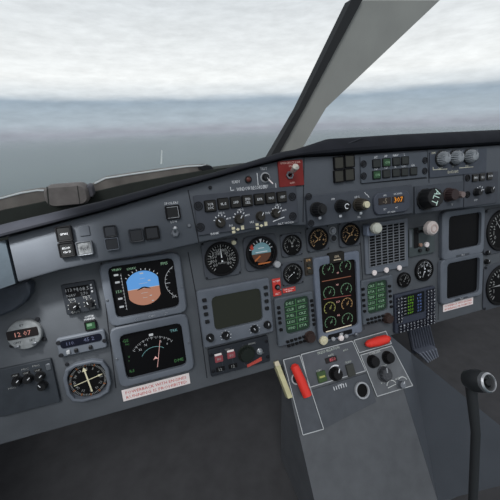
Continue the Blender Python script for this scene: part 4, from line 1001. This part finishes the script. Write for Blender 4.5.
x, y = t.l(321.3, 376.5, hh); k = t.b(MB().rbox(0, 0, .028, .030, .002, 0, .006), 'green_button', mat('button_green', (62, 84, 50), .5), None, (x, y, hh)); MB().line(-.009, 0, .009, 0, .005, .006).build('lit_bar', E_YG, k)
x, y = t.l(338.2, 374.5, hh+.02); knob(t, x, y, .0175, .022, BLACK, 60, z=hh, fl=16); 
x, y = t.l(336.5, 373.5, hh); t.b(MB().arc(x, y, .023, 55, 160, .004, hh, 14), 'knob_arc', WHITE)
t = ppanel('lower_pedestal_panel', 'pedestal plate below the pressurization panel with white tick marks and a round dial', [(310, 390.4), (366.4, 373), (376.5, 402), (322, 430)], mat('lower_plate', (76, 80, 86), .6, noise=.1, scale=30), border=False)
mb = MB()
for i in range(6): p = t.l(334+i*2.4, 388.6-i*.75, .004); mb.line(p[0], p[1]-.005, p[0], p[1]+.005, .002, .004)
mb.text('CABIN', *t.l(340, 384.8, .004), .005, .0043)
t.b(mb, 'lettering', WHITE)
x, y = t.l(362.5, 390.5, .01); t.b(MB().ring(x, y, .024, .019, .004, .012, 30), 'dial_ring', LGREY); t.b(MB().cyl(x, y, .019, .004, .007, n=28), 'dial', DIAL)
# right hand panels with red handle
t = ppanel('handle_panel', 'small white-outlined pedestal plate under the horizontal red handle', [(353.4, 340.2), (385.8, 331), (391.6, 343.6), (359, 353)], mat('handle_plate', (88, 91, 95), .6, noise=.1, scale=40))
lv = Thing('pull_lever', 'red oblong handle lying across the top right of the pedestal', 'handle', P, px=(378.5, 343.4), z=.0012)
a_, b_ = lv.l(366.3, 344.6, .016), lv.l(389.6, 338.2, .016)
m_ = ((a_[0]+b_[0])/2, (a_[1]+b_[1])/2)
lv.b(MB().tube([(a_[0], a_[1], .013), (a_[0]*.8+m_[0]*.2, a_[1]*.8+m_[1]*.2, .014), (m_[0], m_[1], .016), (b_[0]*.7+m_[0]*.3, b_[1]*.7+m_[1]*.3, .016), (b_[0], b_[1], .013)], [.005, .0115, .0155, .014, .007], 16), 'handle', REDB)
lv.b(MB().cyl(m_[0], m_[1]-.006, .010, 0, .006, n=20), 'pivot', BLACK)
t = ppanel('trim_unit', 'white-outlined pedestal panel with two black knobs over one mottled knob', [(360, 354.6), (391.8, 345.2), (413, 386), (377, 397)], mat('control_plate', (98, 101, 105), .6, noise=.12, scale=30))
hh = t.hh
for p, mm, r, lab in (((376, 361.8), BLACK, .0175, None), ((391, 357.8), BLACK, .0175, None), ((387.8, 374.8), mat('knob_mottled', (64, 66, 70), .5, noise=.5, scale=120), .021, 'mottled grey knob')):
    x, y = t.l(*p, hh+.018); k = knob(t, x, y, r, .018, mm, 80, z=hh, fl=16, pointer=None if mm is BLACK else LGREY)
    if lab: k['label'] = lab
mb = MB()
mb.text('STABILIZER', *t.l(375, 352.6, hh), .006, hh+.0003, wid=.042).text('LONG TRIM', *t.l(370, 358, hh), .004, hh+.0003, wid=.02).text('IDENT', *t.l(384, 366, hh), .005, hh+.0003)
mb.text('RUDDER', *t.l(385, 382, hh), .005, hh+.0003, wid=.03).text('AILERON', *t.l(399, 378, hh), .005, hh+.0003, wid=.03)
mb.arc(*t.l(392, 386.5, hh), .018, 20, 160, .0022, hh, 12).arc(*t.l(403, 383, hh), .018, 20, 160, .0022, hh, 12).line(*t.l(388, 388, hh), *t.l(398, 383, hh), .002, hh)
t.b(mb, 'lettering', mat('lettering_pale', (200, 204, 202), .6))
x, y = t.l(403, 385, hh+.014); knob(t, x, y, .012, .016, STEEL, 45, z=hh, fl=10)

# ================================================================== FOOTWELL
# ribbed rudder pedal
Dp = Plane((0, .80, 0), 0)
t = Thing('rudder_pedal', 'grey ribbed rudder pedal in the footwell right of the pedestal', 'pedal', Dp, px=(423, 343), z=0)
PEDL = mat('pedal_blue_grey', (86, 91, 103), .5, noise=.08, scale=40)
top = [t.l(*p) for p in ((407, 322), (428, 318), (435.5, 347.5), (413.5, 354))]
t.b(MB().prism(top, -.012, 0), 'tread', PEDL)
mb = MB()
for k in range(9):
    f = (k+.5)/9
    a_ = (top[0][0]+(top[1][0]-top[0][0])*f, top[0][1]+(top[1][1]-top[0][1])*f); b_ = (top[3][0]+(top[2][0]-top[3][0])*f, top[3][1]+(top[2][1]-top[3][1])*f)
    mb.tube([(a_[0], a_[1], .001), (b_[0], b_[1], .001)], .0042, 8)
t.b(mb, 'ribs', PEDL)
low = [t.l(*p, .03) for p in ((418, 353.5), (437, 348.5), (438.5, 356), (427, 362.5))]
t.b(MB().prism(low, .0, .03), 'heel_plate', PEDL)
mb = MB()
for k in range(6):
    f = (k+.5)/6
    a_ = (low[0][0]+(low[1][0]-low[0][0])*f, low[0][1]+(low[1][1]-low[0][1])*f); b_ = (low[3][0]+(low[2][0]-low[3][0])*f, low[3][1]+(low[2][1]-low[3][1])*f)
    mb.tube([(a_[0], a_[1], .031), (b_[0], b_[1], .031)], .0035, 8)
t.b(mb, 'heel_ribs', mat('pedal_pale', (128, 134, 146), .5))
bm_ = MB(); c_ = ((top[0][0]+top[2][0])/2, (top[0][1]+top[2][1])/2)
bm_.tube([(c_[0], c_[1], -.012), (c_[0]+.01, c_[1]+.03, -.12), (c_[0]+.01, c_[1]+.10, -.3)], .012, 10); t.b(bm_, 'arm', STEEL)
# chrome rimmed column knob at right edge
Kp = Plane((0, .50, 0), math.radians(35))
t = Thing('column_cap', 'dark round cap with chrome crescent rim at the bottom right edge', 'cap', Kp, px=(485, 382), z=0)
r = t.r(485, 382, 9)
t.b(MB().loops([(cloop(0, 0, r*.8, 32), -.03), (cloop(0, 0, r, 32), -.018), (cloop(0, 0, r, 32), -.008), (cloop(0, 0, r*.9, 32), 0)]), 'body', mat('cap_dark', (44, 46, 48), .35))
t.b(MB().ring(0, 0, r*.86, r*.66, 0, .008, 36, .002), 'chrome_rim', CHROME)
t.b(MB().arc(-r*.05, -r*.05, r*.45, 200, 330, r*.1, .001, 14, .003).cyl(0, 0, r*.3, 0, .006, n=24), 'centre_boss', BLACKG)
cw = t.o.matrix_world.inverted(); p1 = t.o.matrix_world.translation
q1, q2 = cw @ Vector((p1.x, p1.y-.01, p1.z-.10)), cw @ Vector((p1.x+.02, p1.y-.12, -1.065))
t.b(MB().tube([(0, 0, -.025), tuple(q1), tuple(q2)], [r*.5, r*.4, r*.45], 14), 'column', mat('column_dark', (44, 46, 48)))

# ================================================================== LIGHT
W = bpy.data.worlds.new('overcast'); sc.world = W; W.use_nodes = True
nt = W.node_tree; bg = nt.nodes['Background']
tc = nt.nodes.new('ShaderNodeTexCoord'); sp = nt.nodes.new('ShaderNodeSeparateXYZ'); nt.links.new(tc.outputs['Generated'], sp.inputs[0])
ramp = nt.nodes.new('ShaderNodeValToRGB'); mr = nt.nodes.new('ShaderNodeMapRange')
mr.inputs['From Min'].default_value = -.1; mr.inputs['From Max'].default_value = .9
# wavy cloud edge
mp = nt.nodes.new('ShaderNodeMapping'); mp.inputs['Scale'].default_value = (5, 5, 40)
nz = nt.nodes.new('ShaderNodeTexNoise'); nz.inputs['Scale'].default_value = 1.6; nz.inputs['Detail'].default_value = 5
nt.links.new(tc.outputs['Generated'], mp.inputs['Vector']); nt.links.new(mp.outputs['Vector'], nz.inputs['Vector'])
ad = nt.nodes.new('ShaderNodeMath'); ad.operation = 'MULTIPLY_ADD'; ad.inputs[1].default_value = .016; ad.inputs[2].default_value = -.008
nt.links.new(nz.outputs['Fac'], ad.inputs[0])
sm = nt.nodes.new('ShaderNodeMath'); nt.links.new(sp.outputs['Z'], sm.inputs[0]); nt.links.new(ad.outputs[0], sm.inputs[1])
nt.links.new(sm.outputs[0], mr.inputs['Value']); nt.links.new(mr.outputs[0], ramp.inputs['Fac'])
cr = ramp.color_ramp
def stop(z_, rgb, k=1):
    e = cr.elements.new(min(1, max(0, z_+.1))); e.color = tuple(lin(v)*k for v in rgb)+(1,)
cr.elements[0].color = tuple(lin(v) for v in (120, 128, 132))+(1,); cr.elements[1].color = (1, 1, 1, 1)
stop(-.04, (150, 158, 166)); stop(-.012, (160, 165, 175)); stop(-.002, (163, 166, 177)); stop(.003, (170, 175, 185)); stop(.022, (178, 188, 198)); stop(.05, (172, 184, 195)); stop(.074, (162, 176, 190)); stop(.092, (225, 229, 233)); stop(.13, (252, 252, 252)); stop(.3, (225, 228, 232)); stop(.6, (185, 190, 196))
cr.elements[len(cr.elements)-1].color = (.40, .42, .45, 1)
mp2 = nt.nodes.new('ShaderNodeMapping'); mp2.inputs['Scale'].default_value = (9, 9, 38)
nz2 = nt.nodes.new('ShaderNodeTexNoise'); nz2.inputs['Scale'].default_value = 1.7; nz2.inputs['Detail'].default_value = 7; nz2.inputs['Roughness'].default_value = .62
nt.links.new(tc.outputs['Generated'], mp2.inputs['Vector']); nt.links.new(mp2.outputs['Vector'], nz2.inputs['Vector'])
mr2 = nt.nodes.new('ShaderNodeMapRange'); mr2.inputs['From Min'].default_value = .3; mr2.inputs['From Max'].default_value = .7; mr2.inputs['To Min'].default_value = .90; mr2.inputs['To Max'].default_value = 1.08
nt.links.new(nz2.outputs['Fac'], mr2.inputs['Value'])
mm = nt.nodes.new('ShaderNodeMix'); mm.data_type = 'RGBA'; mm.blend_type = 'MULTIPLY'; mm.inputs['Factor'].default_value = 1
nt.links.new(ramp.outputs['Color'], mm.inputs['A']); nt.links.new(mr2.outputs['Result'], mm.inputs['B'])
nt.links.new(mm.outputs['Result'], bg.inputs['Color']); bg.inputs['Strength'].default_value = 1.0

# unseen fill spot added to brighten the left end of the fascia
def area(name, loc, target, size, power, col=(1, 1, 1)):
    L = bpy.data.lights.new(name, 'AREA'); L.size = size; L.energy = power; L.color = col
    o = bpy.data.objects.new(name, L); COL.objects.link(o); o.location = loc
    o.rotation_euler = (Vector(target)-Vector(loc)).to_track_quat('-Z', 'Y').to_euler()
    return o
L = bpy.data.lights.new('left_fill_spot', 'SPOT'); L.energy = 24; L.spot_size = math.radians(40); L.spot_blend = 1; L.shadow_soft_size = .03; L.color = (1, .99, .97)
lo = bpy.data.objects.new('left_fill_spot', L); COL.objects.link(lo); lo.location = (-.33, .50, .13)
lo.rotation_euler = (Vector((-.25, .69, -.205))-lo.location).to_track_quat('-Z', 'Y').to_euler()
SUN = bpy.data.lights.new('hazy_sun', 'SUN'); SUN.energy = 1.1; SUN.angle = math.radians(25)
so = bpy.data.objects.new('hazy_sun', SUN); COL.objects.link(so)
so.rotation_euler = Vector((.35, .75, -1)).to_track_quat('-Z', 'Y').to_euler()

vs = sc.view_settings
sc.display_settings.display_device = 'sRGB'
vs.view_transform = 'Standard'; vs.look = 'None'; vs.gamma = 1; vs.use_curve_mapping = False; vs.exposure = 0
